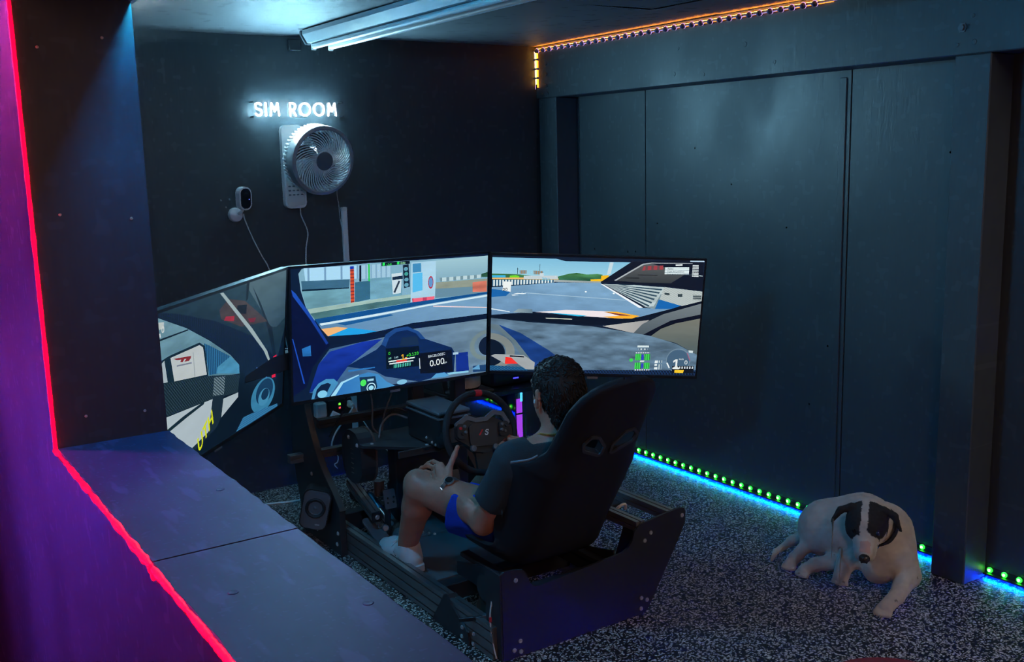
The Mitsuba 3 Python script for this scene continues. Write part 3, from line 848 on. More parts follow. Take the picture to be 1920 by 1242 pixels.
def screen_text(k, text, uv, height, rgb, ang=0.0, bold=False, slant=0.0, gain=1.0):
    """Lettering lit on the screen's own surface at uv (0..1)."""
    o, uu, vv, nn = MON[k + 'o']
    m = meshkit.text_mesh(text, height, 0.0006, bold)
    u, v = uu / np.linalg.norm(uu), vv / np.linalg.norm(vv)
    m.vertices[:, 0] += slant * m.vertices[:, 1]
    a, b = math.cos(ang) * u + math.sin(ang) * v, -math.sin(ang) * u + math.cos(ang) * v
    m = place(m, o + uu * uv[0] + vv * uv[1] + nn * 0.0004, a, b, nn)
    part(MON[k + 'key'], 'readout', m, 'lamp_black', emit=np.array(lin(rgb)) * gain, weight=0.02)
for t in [('C', 'RACELOGIC', (0.672, 0.192), 0.011, (190, 205, 215), .04, True), ('C', '0.00', (0.680, 0.118), 0.026, (215, 225, 225), .06, True), ('C', 'mph', (0.752, 0.126), 0.008, (170, 185, 190), .05, True),
          ('C', '1', (0.527, 0.205), 0.024, (230, 170, 40), .05, True), ('C', '-', (0.545, 0.205), 0.02, (230, 170, 40), .05, True), ('C', '+0.120', (0.556, 0.226), 0.013, (60, 220, 60), .06, True),
          ('C', '168', (0.492, 0.226), 0.008, (150, 190, 200), .05, True), ('C', 'AB', (0.463, 0.225), 0.008, (120, 200, 170), .05, True), ('C', '0', (0.462, 0.262), 0.012, (60, 220, 60), 0, True),
          ('R', 'ZOLL', (0.236, 0.800), 0.011, (60, 180, 220), 0, True), ('R', '20', (0.052, 0.700), 0.013, (30, 40, 50), .1, True), ('R', '1', (0.880, 0.062), 0.045, (230, 235, 235), 0, True),
          ('R', 'km/h', (0.914, 0.143), 0.007, (200, 212, 214), 0, True), ('R', '0', (0.941, 0.105), 0.018, (215, 222, 222), 0, True),
          ('R', 'Apex', (0.826, 0.920), 0.008, (60, 80, 90), 0, False), ('R', 'Fight for position', (0.826, 0.897), 0.007, (60, 80, 90), 0, False), ('R', 'Push hard and avoid accidents', (0.826, 0.874), 0.006, (60, 80, 90), 0, False),
          ('L', 'UTH', (0.278, 0.020), 0.046, (205, 215, 30), math.radians(38), True, 0.45), ('L', '0', (0.022, 0.88), 0.02, (200, 206, 204), 0, True), ('C', 'LIVE', (0.455, 0.968), 0.008, (50, 210, 90), 0, True), ('C', '0:00', (0.525, 0.972), 0.008, (150, 220, 170), 0, True)]:
    screen_text(*t)

# ================================================================ light strips
def led_strip(name, label, path, facing, down, pitch, kind, rgb_a, rgb_b):
    """A slim channel along the path with a row of diodes on its front; its hidden faces throw the coloured light."""
    key = thing(name, label, 'light strip')
    p0, p1 = np.asarray(path[0], float), np.asarray(path[1], float)
    L = np.linalg.norm(p1 - p0)
    t = (p1 - p0) / L
    f, dn = np.asarray(facing, float), np.asarray(down, float)
    up = -dn
    return key, p0, p1, L, t, f, dn, up


pr('led_green', (0.1, 0.8, 0.2), 0.3)
pr('bead_orange', (0.6, 0.2, 0.03), 0.5)
pr('led_white', (0.9, 0.9, 0.7), 0.3)
pr('led_blue_grey', (0.10, 0.14, 0.30), 0.25)
pr('led_violet', (0.5, 0.4, 0.85), 0.35)

fs = thing('led_strip', 'blue and green light strip along the foot of the board wall behind the dog', 'light strip')
ZS = 0.034
y0, y1 = YN + 1.0, YF - 0.02
part(fs, 'channel', extr([(0, 0.006), (-0.0075, 0.006), (-0.0075, 0.0095), (-0.024, 0.0095), (-0.024, 0.006), (-0.0245, 0.006), (-0.0245, 0.0115), (0, 0.0115)][::-1], y1 - y0, (XR - 0.0003, y1, ZS - 0.024), X, Z), 'black_plastic', label='dark hooded channel')
part(fs, 'glow_tape', box(XR - 0.0073, XR - 0.0006, y0, y1, ZS - 0.0175, ZS - 0.0150), 'led_green', emit=FLOOR_BLUE, weight=1.5)
part(fs, 'glow_tape', box(XR - 0.0090, XR - 0.0075, y0, y1, ZS - 0.0210, ZS - 0.0155), 'led_green', emit=FLOOR_BLUE, weight=3)
part(fs, 'cover', box(XR - 0.006, XR - 0.0003, y0, y1, ZS - 0.0115, ZS + 0.010, 0.001), 'black_plastic')
part(fs, 'glow_tape', box(XR - 0.0045, XR - 0.0006, y0, y1, ZS + 0.0085, ZS + 0.0092), 'led_green', emit=[0.03 * c for c in FLOOR_BLUE], weight=1.0)
proto, proto2 = None, None
y = 4.262
ys = [y - 0.0622 * i for i in range(-13, 38)]
for y in ys:
    if not (YN + 1.05 < y < YF - 0.03):
        continue
    if proto is None:
        disc = lathe([(0.0115, 0), (0.0115, 0.004), (0.0085, 0.0065), (0, 0.0065)], (0, 0, 0), (-1, 0, 0), 12)
        proto = ply(disc, 'led_green')
        core = lathe([(0.0055, 0), (0.0055, 0.0025), (0.003, 0.004), (0, 0.004)], (0, 0, 0), (-1, 0, 0), 10)
        proto2 = ply(core, 'led_white')
    k = reg(fs + '__diode')
    scene[k] = {**proto, 'to_world': T().translate([XR - 0.006, y, ZS]), 'emitter': emission((0.05, 7.0, 0.08), 0.03)}
    k2 = reg(k + '__core')
    scene[k2] = {**proto2, 'to_world': T().translate([XR - 0.0122, y, ZS]), 'emitter': emission((5.0, 6.0, 2.2), 0.02)}

bs = thing('led_strip', 'orange light strip with a string of bulbs along the top of the ceiling beam', 'light strip')
ZT = 2.352
part(bs, 'glow_tape', box(XB - 0.014, XB - 0.0005, 2.95, YF - 0.02, ZT + 0.0075, ZT + 0.0095), 'led_white', emit=BEAM_ORANGE, weight=1.5)
part(bs, 'tape_backing', box(XB - 0.0155, XB - 0.0003, 2.94, YF - 0.01, ZT - 0.001, ZT + 0.0075, 0.001), 'bead_orange')
part(bs, 'glow_tape', box(XB - 0.009, XB - 0.0005, 2.95, YF - 0.02, ZT - 0.0035, ZT - 0.0012), 'bead_orange', emit=(2.6, 0.62, 0.05), weight=0.6)
part(bs, 'glow_tape', box(XB - 0.010, XB - 0.001, YF - 0.034, YF - 0.030, 2.14, ZT), 'bead_orange', emit=(3.0, 0.95, 0.06), weight=0.6)
part(bs, 'glow_tape', box(XB - 0.014, XB - 0.001, YF - 0.024, YF - 0.020, 2.16, ZT), 'bead_orange', emit=(14.0, 7.0, 0.6), weight=0.6)
part(bs, 'wire', tube([(XB - 0.013, yy, ZT - 0.001 + 0.002 * math.sin(yy * 9)) for yy in np.linspace(2.9, YF - 0.02, 24)] + [(XB - 0.013, YF - 0.014, ZT - 0.03), (XB - 0.013, YF - 0.018, 2.13)], 0.0026, 6), 'led_violet', smooth=True,
     emit=(0.30, 0.22, 0.50), weight=0.1)
bulb = ply(lathe([(0.009, -0.011), (0.0125, -0.003), (0.0130, 0.005), (0.0085, 0.0145), (0, 0.017)], (0, 0, 0), (-0.8, 0, -0.35), 12), 'led_blue_grey', smooth=True)
cap = ply(lathe([(0.0136, -0.006), (0.0152, -0.001), (0.0136, 0.002)], (0, 0, 0), (-0.8, 0, -0.35), 12), 'led_violet', smooth=True)
for i in range(34):
    yy = 5.10 - 0.0625 * i
    if yy < 2.95:
        break
    k = reg(bs + '__bulb')
    scene[k] = {**bulb, 'to_world': T().translate([XB - 0.015, yy, ZT])}
    scene[reg(k + '__collar')] = {**cap, 'to_world': T().translate([XB - 0.0145, yy, ZT]), 'emitter': emission((0.45, 0.30, 0.75), 0.02)}
bulb_d = ply(cat(ball((0, -0.012, 0), 0.0085, 2, (1, 1.5, .8)), ball((0, 0.014, 0), 0.0085, 2, (1, 1.5, .8))), 'led_blue_grey', smooth=True)
for z in (2.302, 2.248, 2.195):
    scene[reg(bs + '__bulb')] = {**bulb_d, 'to_world': T().translate([XB - 0.013, YF - 0.03, z])}

# ================================================================ ceiling fixture
fx = thing('tube_light', 'long white twin tube fixture hung under the ceiling sheets', 'ceiling light')
FX = 2.115
part(fx, 'tray', extr([(-0.095, 0), (0.095, 0), (0.095, -0.02), (0.07, -0.060), (-0.07, -0.060), (-0.095, -0.02)], 2.4, (FX, YF - 0.28, ZC - 0.006), X, Z), 'fixture_grey')
part(fx, 'end_cap', extr([(-0.10, 0.001), (0.10, 0.001), (0.10, -0.022), (0.075, -0.066), (-0.075, -0.066), (-0.10, -0.022)], 0.012, (FX, YF - 0.262, ZC - 0.006), X, Z), 'grey_plastic')
for dx in (-0.045, 0.045):
    t_ = part(fx, 'tube', tube([(FX + dx, YF - 0.30, ZC - 0.082), (FX + dx, YF - 2.6, ZC - 0.082)], 0.0135, 14, straight=True), 'white_plastic', smooth=True)
    part(fx, 'tube_holder', box(FX + dx - 0.012, FX + dx + 0.012, YF - 0.305, YF - 0.29, ZC - 0.10, ZC - 0.055, 0.003), 'white_plastic')
one('junction_box', 'small black box on the far wall just under the ceiling', 'box', box(2.05, 2.115, YF - 0.03, YF, 2.305, 2.362, 0.004), 'black_plastic')

# ================================================================ wall fan
fan = thing('wall_fan', 'round silver grey wall fan mounted below the letter sign', 'fan')
part(fan, 'bracket', extr(rrect(0.118, 0.43, 0.03, 2.035, 1.715), 0.034, (0, YF - 0.002, 0), X, Z), 'white_plastic')
part(fan, 'control_panel', extr(rrect(0.10, 0.15, 0.012, 2.035, 1.59), 0.006, (0, YF - 0.033, 0), X, Z), 'cream_plastic')
for i in range(3):
    for j in range(4):
        part(fan, 'button', extr(rrect(0.014, 0.008, 0.003, 2.002 + 0.022 * j, 1.615 - 0.022 * i), 0.002, (0, YF - 0.038, 0), X, Z), 'grey_plastic')
FC = np.array([2.118, 4.915, 1.742])                                  # centre of the front grille
FA = np.array([0.10, -0.97, -0.16])
FA = FA / np.linalg.norm(FA)
part(fan, 'arm', tube([(2.05, YF - 0.03, 1.82), (2.07, YF - 0.07, 1.80), FC - FA * 0.125], 0.026, 12), 'white_plastic', smooth=True)
R_ = 0.178
part(fan, 'housing', lathe([(0.148, -0.118), (0.160, -0.11), (0.172, -0.095), (0.176, -0.055), (R_, -0.012), (R_ - 0.002, 0.0), (R_ - 0.016, 0.004), (R_ - 0.022, 0.0), (R_ - 0.022, -0.06), (0.150, -0.095), (0.146, -0.108), (0.148, -0.118)], FC, FA, 48), 'grey_silver', smooth=40)
part(fan, 'motor_case', lathe([(0, -0.14), (0.05, -0.14), (0.06, -0.12), (0.06, -0.08), (0.045, -0.06), (0.045, 0.0), (0, 0.0)], FC, FA, 28), 'grey_silver', smooth=40)
fx_, fy_, fz_ = frame_from(FA)
ridge = []
for i in range(56):
    a = i / 56 * 2 * math.pi
    r_ = math.cos(a) * fx_ + math.sin(a) * fy_
    tt = np.cross(FA, r_)
    part_m = trimesh.creation.box(extents=[0.008, 0.010, 0.034])
    ridge.append(place(part_m, FC + r_ * 0.172 - FA * 0.088, tt, r_, FA))
part(fan, 'vent_ridges', cat(ridge), 'white_plastic')
labels[fan + '__vent_ridges'] = {'label': 'ridged vents around the back of the fan', 'kind': 'stuff'}
for i in range(46):
    a0 = i / 46 * 2 * math.pi
    pts = []
    for s in np.linspace(0, 1, 7):
        rr_ = 0.046 + s * (R_ - 0.022 - 0.046)
        a = a0 + 0.85 * s ** 1.1
        pts.append(FC + rr_ * (math.cos(a) * fx_ + math.sin(a) * fy_) + FA * (0.008 - 0.014 * s ** 2))
    part(fan, 'grille_rib', sweep(np.array(pts), [(-0.0019, -0.003), (0.0019, -0.003), (0.0019, 0.003), (-0.0019, 0.003)], up=FA), 'white_plastic')
for i in range(48):
    a = i / 48 * 2 * math.pi
    part(fan, 'rear_rib', sweep(np.array([FC + r * (math.cos(a + 4 * (r - .05)) * fx_ + math.sin(a + 4 * (r - .05)) * fy_) - FA * h for r, h in ((0.055, 0.128), (0.09, 0.127), (0.12, 0.124), (0.15, 0.115))]), circle(0.0013, 4)), 'grey_plastic')
for rr_ in (0.085, 0.122):
    part(fan, 'grille_ring', sweep(np.array([FC + rr_ * (math.cos(a) * fx_ + math.sin(a) * fy_) + FA * (0.0035 - 0.006 * rr_ / .15) for a in np.linspace(0, 2 * math.pi, 49)[:-1]]), circle(0.0014, 5), True), 'alu_dark')
part(fan, 'hub', lathe([(0.047, 0.0), (0.047, 0.012), (0.042, 0.015), (0, 0.0155)], FC, FA, 28), 'grey_plastic', smooth=40)
for i in range(5):
    a0 = i / 5 * 2 * math.pi
    rows = []
    for s in np.linspace(0, 1, 6):
        rr_ = 0.035 + 0.112 * s
        for w_ in (-0.5, 0.5):
            a = a0 + 0.4 * s + w_ * (0.85 - 0.15 * s)
            rows.append(FC + rr_ * (math.cos(a) * fx_ + math.sin(a) * fy_) - FA * (0.045 + 0.028 * w_))
    f_ = []
    for q in range(5):
        f_ += [[2 * q, 2 * q + 1, 2 * q + 3], [2 * q, 2 * q + 3, 2 * q + 2]]
    part(fan, 'blade', trimesh.Trimesh(rows, f_, process=False), 'blade_white', smooth=True)
part(fan, 'cable', tube([(2.062, YF - 0.02, 1.505), (2.067, YF - 0.012, 1.46), (2.10, YF - 0.008, 1.37), (2.085, YF - 0.01, 1.29), (2.075, YF - 0.02, 1.18), (2.07, YF - 0.05, 0.95), (2.1, YF - 0.03, 0.5), (2.13, YF - 0.03, 0.38)], 0.0034, 8), 'white_cable', smooth=True)

# ================================================================ camera on the wall, raceway, wires
cam = thing('security_camera', 'small white security camera with black glass face on the far wall', 'camera')
CC = np.array([1.745, YF - 0.075, 1.565])
part(cam, 'base', lathe([(0, 0), (0.037, 0), (0.037, 0.012), (0.033, 0.024), (0.016, 0.034), (0, 0.036)], (1.715, YF, 1.482), (0, -1, 0), 24), 'white_plastic', smooth=40)
part(cam, 'arm', tube([(1.722, YF - 0.03, 1.488), (1.735, YF - 0.05, 1.50), (1.742, YF - 0.06, 1.53)], 0.008, 10), 'white_plastic', smooth=True)
ca = np.array([0.16, -0.98, -0.05])
ca = ca / np.linalg.norm(ca)
cxv, cyv, czv = frame_from(ca)
part(cam, 'body', place(trimesh.util.concatenate([trimesh.creation.extrude_polygon(rrect(0.068, 0.118, 0.033), 0.042, engine='earcut')]), CC - ca * 0.03, cxv, cyv, czv), 'white_plastic')
part(cam, 'face', place(trimesh.creation.extrude_polygon(rrect(0.054, 0.102, 0.026), 0.003, engine='earcut'), CC + ca * 0.012, cxv, cyv, czv), 'gloss_black', label='black glass face')
part(cam, 'lens', lathe([(0.014, 0), (0.014, 0.002), (0.009, 0.004), (0, 0.0045)], CC + ca * 0.0148 + cyv * 0.018, ca, 16), 'dark_glass')
part(cam, 'status_light', ball(CC + ca * 0.0155 + cxv * 0.018 - cyv * 0.004, 0.0025, 1), 'led_white', emit=(0.1, 0.2, 3.0), weight=0.01)
part(cam, 'cable', tube([(1.75, YF - 0.03, 1.485), (1.762, YF - 0.012, 1.45), (1.80, YF - 0.008, 1.35), (1.84, YF - 0.01, 1.26), (1.868, YF - 0.015, 1.20), (1.89, YF - 0.04, 1.08), (1.95, YF - 0.03, 0.7), (2.04, YF - 0.03, 0.40)], 0.0032, 8), 'white_cable', smooth=True)
for x, z in ((1.648, 1.558), (1.692, 1.561), (1.672, 1.522)):
    part('wall_far', 'screw', lathe([(0, 0), (0.005, 0), (0.003, 0.002), (0, 0.002)], (x, YF, z), (0, -1, 0), 8), 'steel')
rw = thing('cable_raceway', 'white vertical cable channel running down the far wall behind the screens', 'cable channel')
part(rw, 'channel', box(2.298, 2.330, YF - 0.018, YF, 0.205, 1.487, 0.003), 'white_plastic')
part(rw, 'end_cap', box(2.297, 2.331, YF - 0.0185, YF, 1.47, 1.492, 0.003), 'cream_plastic')
one('hanging_wire', 'thin pale wire dropping from the fan to the cable channel', 'cable', tube([(2.235, 4.99, 1.640), (2.27, YF - 0.03, 1.58), (2.285, YF - 0.012, 1.50), (2.292, YF - 0.006, 1.42), (2.297, YF - 0.01, 1.38)], 0.0018, 6), 'white_cable', smooth=True)

# outlet, adapters and router low on the far wall
one('wall_outlet', 'white plug adapter on the far wall below the middle screen', 'adapter', box(2.072, 2.135, YF - 0.05, YF, 0.355, 0.44, 0.008), 'cream_plastic')
rt = thing('network_switch', 'black box with green and red lights hung low on the far wall', 'network switch')
part(rt, 'case', box(2.150, 2.285, YF - 0.045, YF - 0.02, 0.385, 0.445, 0.004), 'black_plastic')
part(rt, 'light', box(2.205, 2.217, YF - 0.047, YF - 0.0445, 0.412, 0.424), 'led_green', label='green light', emit=(0.25, 2.0, 0.05), weight=0.01)
part(rt, 'light', box(2.206, 2.216, YF - 0.047, YF - 0.0445, 0.392, 0.402), 'led_green', label='red light', emit=(2.0, 0.05, 0.10), weight=0.01)
ad = box(-0.05, 0.05, -0.02, 0.0, -0.022, 0.022, 0.004)
ad.apply_transform(trimesh.transformations.rotation_matrix(math.radians(32), [0, 1, 0]))
ad.apply_translation([2.195, YF - 0.05, 0.345])
one('power_adapter', 'white tilted power adapter dangling beside the white cable loop', 'adapter', ad, 'white_plastic')
pg = thing('plug', 'cream plug beside the cable channel', 'plug')
part(pg, 'body', lathe([(0, 0), (0.018, 0), (0.02, 0.02), (0.012, 0.05), (0, 0.052)], (2.265, YF - 0.048, 0.415), (0, -1, -0.2), 14), 'cream_plastic')
part(pg, 'cable', tube([(2.267, YF - 0.098, 0.40), (2.235, YF - 0.085, 0.35), (2.17, YF - 0.07, 0.27), (2.14, YF - 0.07, 0.20), (2.165, YF - 0.07, 0.165), (2.25, YF - 0.06, 0.20), (2.32, YF - 0.05, 0.235), (2.36, YF - 0.04, 0.26)], 0.0048, 8), 'white_cable', smooth=True)
one('loose_wire', 'kinked pale wire end hanging under the cable loop', 'cable', tube([(2.168, YF - 0.065, 0.16), (2.178, YF - 0.06, 0.12), (2.172, YF - 0.06, 0.095), (2.155, YF - 0.06, 0.085), (2.17, YF - 0.06, 0.06)], 0.003, 6), 'white_cable', smooth=True)
one('black_wire', 'thin grey wire slanting from the channel to the floor', 'cable', tube([(2.30, YF - 0.03, 0.40), (2.34, YF - 0.05, 0.31), (2.40, YF - 0.08, 0.20), (2.45, YF - 0.15, 0.12)], 0.0035, 6), 'white_cable', smooth=True)
one('floor_cable', 'pale cable lying on the floor at the foot of the left wall', 'cable', tube([(1.30, 4.98, 0.006), (1.55, 4.95, 0.006), (1.70, 4.90, 0.006), (1.83, 4.86, 0.006), (1.95, 4.88, 0.006)], 0.006, 8), 'white_cable', smooth=True)

# ================================================================ racing rig
rig = thing('racing_rig', 'black racing simulator frame of dark plates and aluminium rails under the seat', 'racing rig')


def slotted(w, h, nw, nh, s=0.0055, dpt=0.006):
    """Aluminium extrusion section with T-slot grooves, centred."""
    g = sg.box(-w / 2, -h / 2, w / 2, h / 2).buffer(-0.0015).buffer(0.0015)
    cut = []
    for i in range(nw):
        cx_ = -w / 2 + w * (i + 0.5) / nw
        cut += [sg.box(cx_ - s / 2, h / 2 - dpt, cx_ + s / 2, h), sg.box(cx_ - s / 2, -h, cx_ + s / 2, -h / 2 + dpt)]
    for i in range(nh):
        cz_ = -h / 2 + h * (i + 0.5) / nh
        cut += [sg.box(w / 2 - dpt, cz_ - s / 2, w, cz_ + s / 2), sg.box(-w, cz_ - s / 2, -w / 2 + dpt, cz_ + s / 2)]
    return g.difference(so.unary_union(cut))


def bar(p0, p1, sec, up=(0, 0, 1)):
    p0, p1 = np.asarray(p0, float), np.asarray(p1, float)
    t = p1 - p0
    L = np.linalg.norm(t)
    t = t / L
    u = np.cross(np.asarray(up, float), t)
    u /= np.linalg.norm(u)
    v = np.cross(t, u)
    m = trimesh.creation.extrude_polygon(sec, L, engine='earcut')
    return place(m, p0, u, v, t)


rail_sec = slotted(0.045, 0.12, 1, 3)
for x in (1.774, 2.425):
    part(rig, 'floor_rail', bar((x, 2.83, 0.062), (x, 4.45, 0.062), rail_sec), 'alu', label='aluminium slotted rail on the floor')
small = slotted(0.04, 0.04, 1, 1)
part(rig, 'arm_rail', bar((2.582, 2.808, 0.352), (2.582, 3.75, 0.352), small), 'alu', label='upper aluminium side rail')
part(rig, 'arm_rail', bar((2.41, 2.808, 0.352), (2.41, 3.75, 0.352), small), 'alu', label='inner aluminium side rail')
for y in (3.10, 3.72):
    part(rig, 'cross_bracket', box(2.39, 2.602, y, y + 0.05, 0.318, 0.331, 0.003), 'black_metal')
part(rig, 'side_support', extr([(2.82, 0.12), (2.98, 0.12), (2.90, 0.33), (2.82, 0.33)], 0.008, (2.405, 0, 0), Y, Z), 'black_metal')
part(rig, 'side_support', extr([(3.66, 0.12), (3.80, 0.12), (3.77, 0.33), (3.69, 0.33)], 0.008, (2.405, 0, 0), Y, Z), 'black_metal')
part(rig, 'hook', tube([(2.44, 3.0, 0.345), (2.45, 2.98, 0.372), (2.475, 2.975, 0.378), (2.482, 2.98, 0.355)], 0.006, 8), 'white_plastic', smooth=True)

# the broad plate at the back
rp = sg.Polygon([(1.777, 0.0), (1.777, 0.322), (1.79, 0.330), (1.835, 0.326), (1.868, 0.318), (1.884, 0.298), (1.896, 0.262), (1.912, 0.246), (1.935, 0.242),
                 (2.315, 0.270), (2.345, 0.282), (2.365, 0.305), (2.375, 0.340), (2.405, 0.362), (2.50, 0.374), (2.595, 0.384), (2.625, 0.380), (2.634, 0.366), (2.632, 0.322), (2.60, 0.262), (2.452, 0.03), (2.432, 0.006), (2.41, 0.0)])
back = part(rig, 'rear_plate', extr(rp.buffer(-0.006).buffer(0.006), 0.01, (0, 2.81, 0), X, Z), 'plate_black', label='broad black back plate with bolts')
part(back, 'side_flange', box(1.770, 1.779, 2.802, 2.90, 0.0, 0.322, 0.002), 'plate_black')
part(back, 'top_lip', box(1.93, 2.31, 2.81, 2.86, 0.225, 0.233, 0.002), 'plate_black')
for x, z in ((1.835, 0.288), (2.455, 0.318), (2.425, 0.293), (2.615, 0.352), (2.407, 0.066), (2.435, 0.052), (2.405, 0.024), (1.848, 0.058), (1.822, 0.03), (1.85, 0.018)):
    screw(back, (x, 2.80, z), (0, -1, 0), 0.0085, 0.0045, 'zinc_screw', 'bolt')
for x, z in ((2.005, 0.21), (2.13, 0.215), (2.2, 0.2), (2.19, 0.24), (2.06, 0.075)):
    part(back, 'hole', lathe([(0, 0), (0.0045, 0), (0.004, 0.0006), (0, 0.0006)], (x, 2.80, z), (0, -1, 0), 10), 'lamp_black')

# gusset, slider lever and wiring at the near corner
gus = part(rig, 'corner_gusset', extr([(3.25, 0.0), (3.15, 0.135), (3.14, 0.138), (2.985, 0.045), (2.975, 0.0)], 0.008, (1.742, 0, 0), Y, Z), 'plate_black')
part(rig, 'corner_top', extr([(0, 0), (0.045, 0), (0.045, 0.19), (0, 0.19)], 0.004, (1.748, 3.147, 0.132), X, np.array([0, -0.163, -0.093]) / np.linalg.norm([0.163, 0.093])), 'black_edge')
for y, z in ((3.02, 0.055), (3.025, 0.018), (2.94, 0.06), (2.945, 0.02)):
    screw(rig, (1.741, y, z), (-1, 0, 0), 0.008, 0.004, 'zinc_screw', 'bolt')
lv = part(rig, 'slider_lever', bar((1.71, 2.985, 0.105), (1.80, 2.90, 0.125), rrect(0.012, 0.016, 0.004)), 'black_plastic')
part(lv, 'grip', bar((1.775, 2.925, 0.1195), (1.80, 2.90, 0.125), rrect(0.016, 0.022, 0.004)), 'grey_plastic')
wr_ = thing('wire', 'white wire with a red joint hanging beside the back plate of the rig', 'cable')
part(wr_, 'wire', tube([(1.772, 2.86, 0.205), (1.757, 2.85, 0.16), (1.754, 2.84, 0.10), (1.756, 2.83, 0.05), (1.76, 2.82, 0.01)], 0.003, 6), 'white_cable', smooth=True)
part(wr_, 'joint', cyl((1.7565, 2.8485, 0.155), (1.755, 2.846, 0.138), 0.0055, n=10), 'red_paint')

# seat brackets and tilt motor
for x in (1.90, 2.32):
    part(rig, 'seat_bracket', extr([(2.86, 0.12), (3.32, 0.12), (3.32, 0.17), (3.2, 0.20), (2.95, 0.24), (2.86, 0.26)], 0.006, (x, 0, 0), Y, Z), 'black_metal')
part(rig, 'cross_member', box(1.80, 2.40, 2.90, 2.96, 0.05, 0.12, 0.004), 'black_metal')
part(rig, 'cross_member', box(1.80, 2.40, 3.24, 3.30, 0.05, 0.12, 0.004), 'black_metal')
part(rig, 'pivot', cyl((1.815, 2.98, 0.20), (1.87, 2.98, 0.20), 0.052, n=28), 'black_metal', smooth=40)
part(rig, 'motor', cyl((1.83, 3.02, 0.09), (1.90, 3.02, 0.09), 0.045, n=24), 'motor_brown', smooth=40)

# front uprights with the curved edge
up_poly = [(4.035, 0.0), (4.035, 0.20)] + [tuple(q) for q in spline([(4.03, 0.215), (4.10, 0.275), (4.21, 0.36), (4.30, 0.47), (4.365, 0.60), (4.37, 0.66)], 6)] + [(4.55, 0.66), (4.56, 0.36), (4.46, 0.0)]
for x0 in (1.720, 2.452):
    u_ = part(rig, 'upright', extr(up_poly, 0.028, (x0, 0, 0), Y, Z), 'plate_black', label='tall black upright with a curved edge')
    part(u_, 'edge_trim', sweep(np.array([[x0 + 0.014, y, z] for y, z in spline([(4.028, 0.21), (4.098, 0.277), (4.207, 0.362), (4.297, 0.472), (4.362, 0.60), (4.367, 0.66)], 8)]), [(-0.0025, -0.0142), (0.0025, -0.0142), (0.0025, 0.0142), (-0.0025, 0.0142)], up=[1, 0, 0]), 'edge_bronze')
    if x0 < 2:
        for y, z in ((4.075, 0.045), (4.06, 0.10), (4.30, 0.05), (4.18, 0.245), (4.33, 0.31), (4.44, 0.37)):
            screw(u_, (x0, y, z), (-1, 0, 0), 0.0095, 0.005, 'zinc_screw', 'bolt')
part(rig, 'cross_bar', bar((1.655, 4.44, 0.365), (2.55, 4.44, 0.365), small), 'alu')
part(rig, 'cross_bar', bar((1.75, 4.30, 0.55), (2.45, 4.30, 0.55), small), 'alu_dark')
# rounded motion drum with vents on the inner side
dr_ = part(rig, 'drum', extr(rrect(0.20, 0.24, 0.085, 4.05, 0.445), 0.07, (1.80, 0, 0), Y, Z), 'plate_black', label='round cornered black side housing')
part(dr_, 'rim', extr(rrect(0.206, 0.246, 0.088, 4.05, 0.445).difference(rrect(0.186, 0.226, 0.078, 4.05, 0.445)), 0.01, (1.868, 0, 0), Y, Z), 'edge_bronze')
for k_ in range(6):
    part(dr_, 'vent', box(1.798, 1.8005, 4.03, 4.055, 0.37 + 0.022 * k_, 0.374 + 0.022 * k_), 'edge_bronze')
for y, z in ((4.07, 0.53), (3.985, 0.51)):
    screw(dr_, (1.80, y, z), (-1, 0, 0), 0.0095, 0.005, 'zinc_screw', 'bolt')
part(rig, 'heel_plate', box(1.805, 2.395, 3.40, 3.86, 0.066, 0.076, 0.002), 'grey_plastic', label='grey heel plate')
# wheel deck
part(rig, 'wheel_deck', extr([(1.80, 4.10), (1.80, 3.93), (2.00, 3.74), (2.26, 3.74), (2.45, 3.93), (2.45, 4.10)], 0.012, (0, 0, 0.508), X, Y), 'black_metal')
part(rig, 'deck_lip', box(1.88, 2.38, 3.745, 3.755, 0.49, 0.52, 0.002), 'black_edge')
for x, y in ((1.845, 3.93), (2.03, 3.77), (2.24, 3.77)):
    screw(rig, (x, y, 0.52), (0, 0, 1), 0.008, 0.004, 'zinc_screw', 'bolt')
part(rig, 'deck_post', box(1.98, 2.28, 3.98, 4.06, 0.12, 0.508, 0.006), 'black_metal')
part(rig, 'front_member', box(1.80, 2.40, 4.22, 4.28, 0.03, 0.12, 0.004), 'black_metal')

# ---------------------------------------------------------------- wheel motor and steering wheel
wb = thing('wheel_motor', 'black box shaped steering motor behind the steering wheel', 'steering motor')
part(wb, 'body', box(2.035, 2.185, 3.665, 3.95, 0.522, 0.665, 0.006), 'black_plastic')
part(wb, 'top_cover', box(2.030, 2.190, 3.66, 3.955, 0.666, 0.682, 0.005), 'grey_plastic')
part(wb, 'seam_plate', box(2.0285, 2.1915, 3.659, 3.956, 0.648, 0.656, 0.002), 'grey_plastic')
screw(wb, (2.165, 3.66, 0.645), (0, -1, 0), 0.011, 0.006, 'zinc_screw', 'bolt')
for y, z in ((3.78, 0.55), (3.73, 0.54), (3.70, 0.535)):
    screw(wb, (2.035, y, z), (-1, 0, 0), 0.006, 0.004, 'zinc_screw', 'bolt')
WC = np.array([2.078, 3.40, 0.648])
WA = np.array([0.02, -0.955, 0.29])
WA /= np.linalg.norm(WA)
part(wb, 'shaft', cyl(WC - WA * 0.035, WC - WA * 0.30, 0.026, 0.04, n=24), 'black_metal', smooth=40)
sw = thing('steering_wheel', 'black round racing steering wheel with a red mark at its top', 'steering wheel')
wx = np.cross(Z, WA) * -1
wx = np.array([1, 0, 0]) - WA * WA[0]
wx /= np.linalg.norm(wx)
wy = np.cross(WA, wx)
roll_ = math.radians(-6)
wx, wy = math.cos(roll_) * wx + math.sin(roll_) * wy, -math.sin(roll_) * wx + math.cos(roll_) * wy


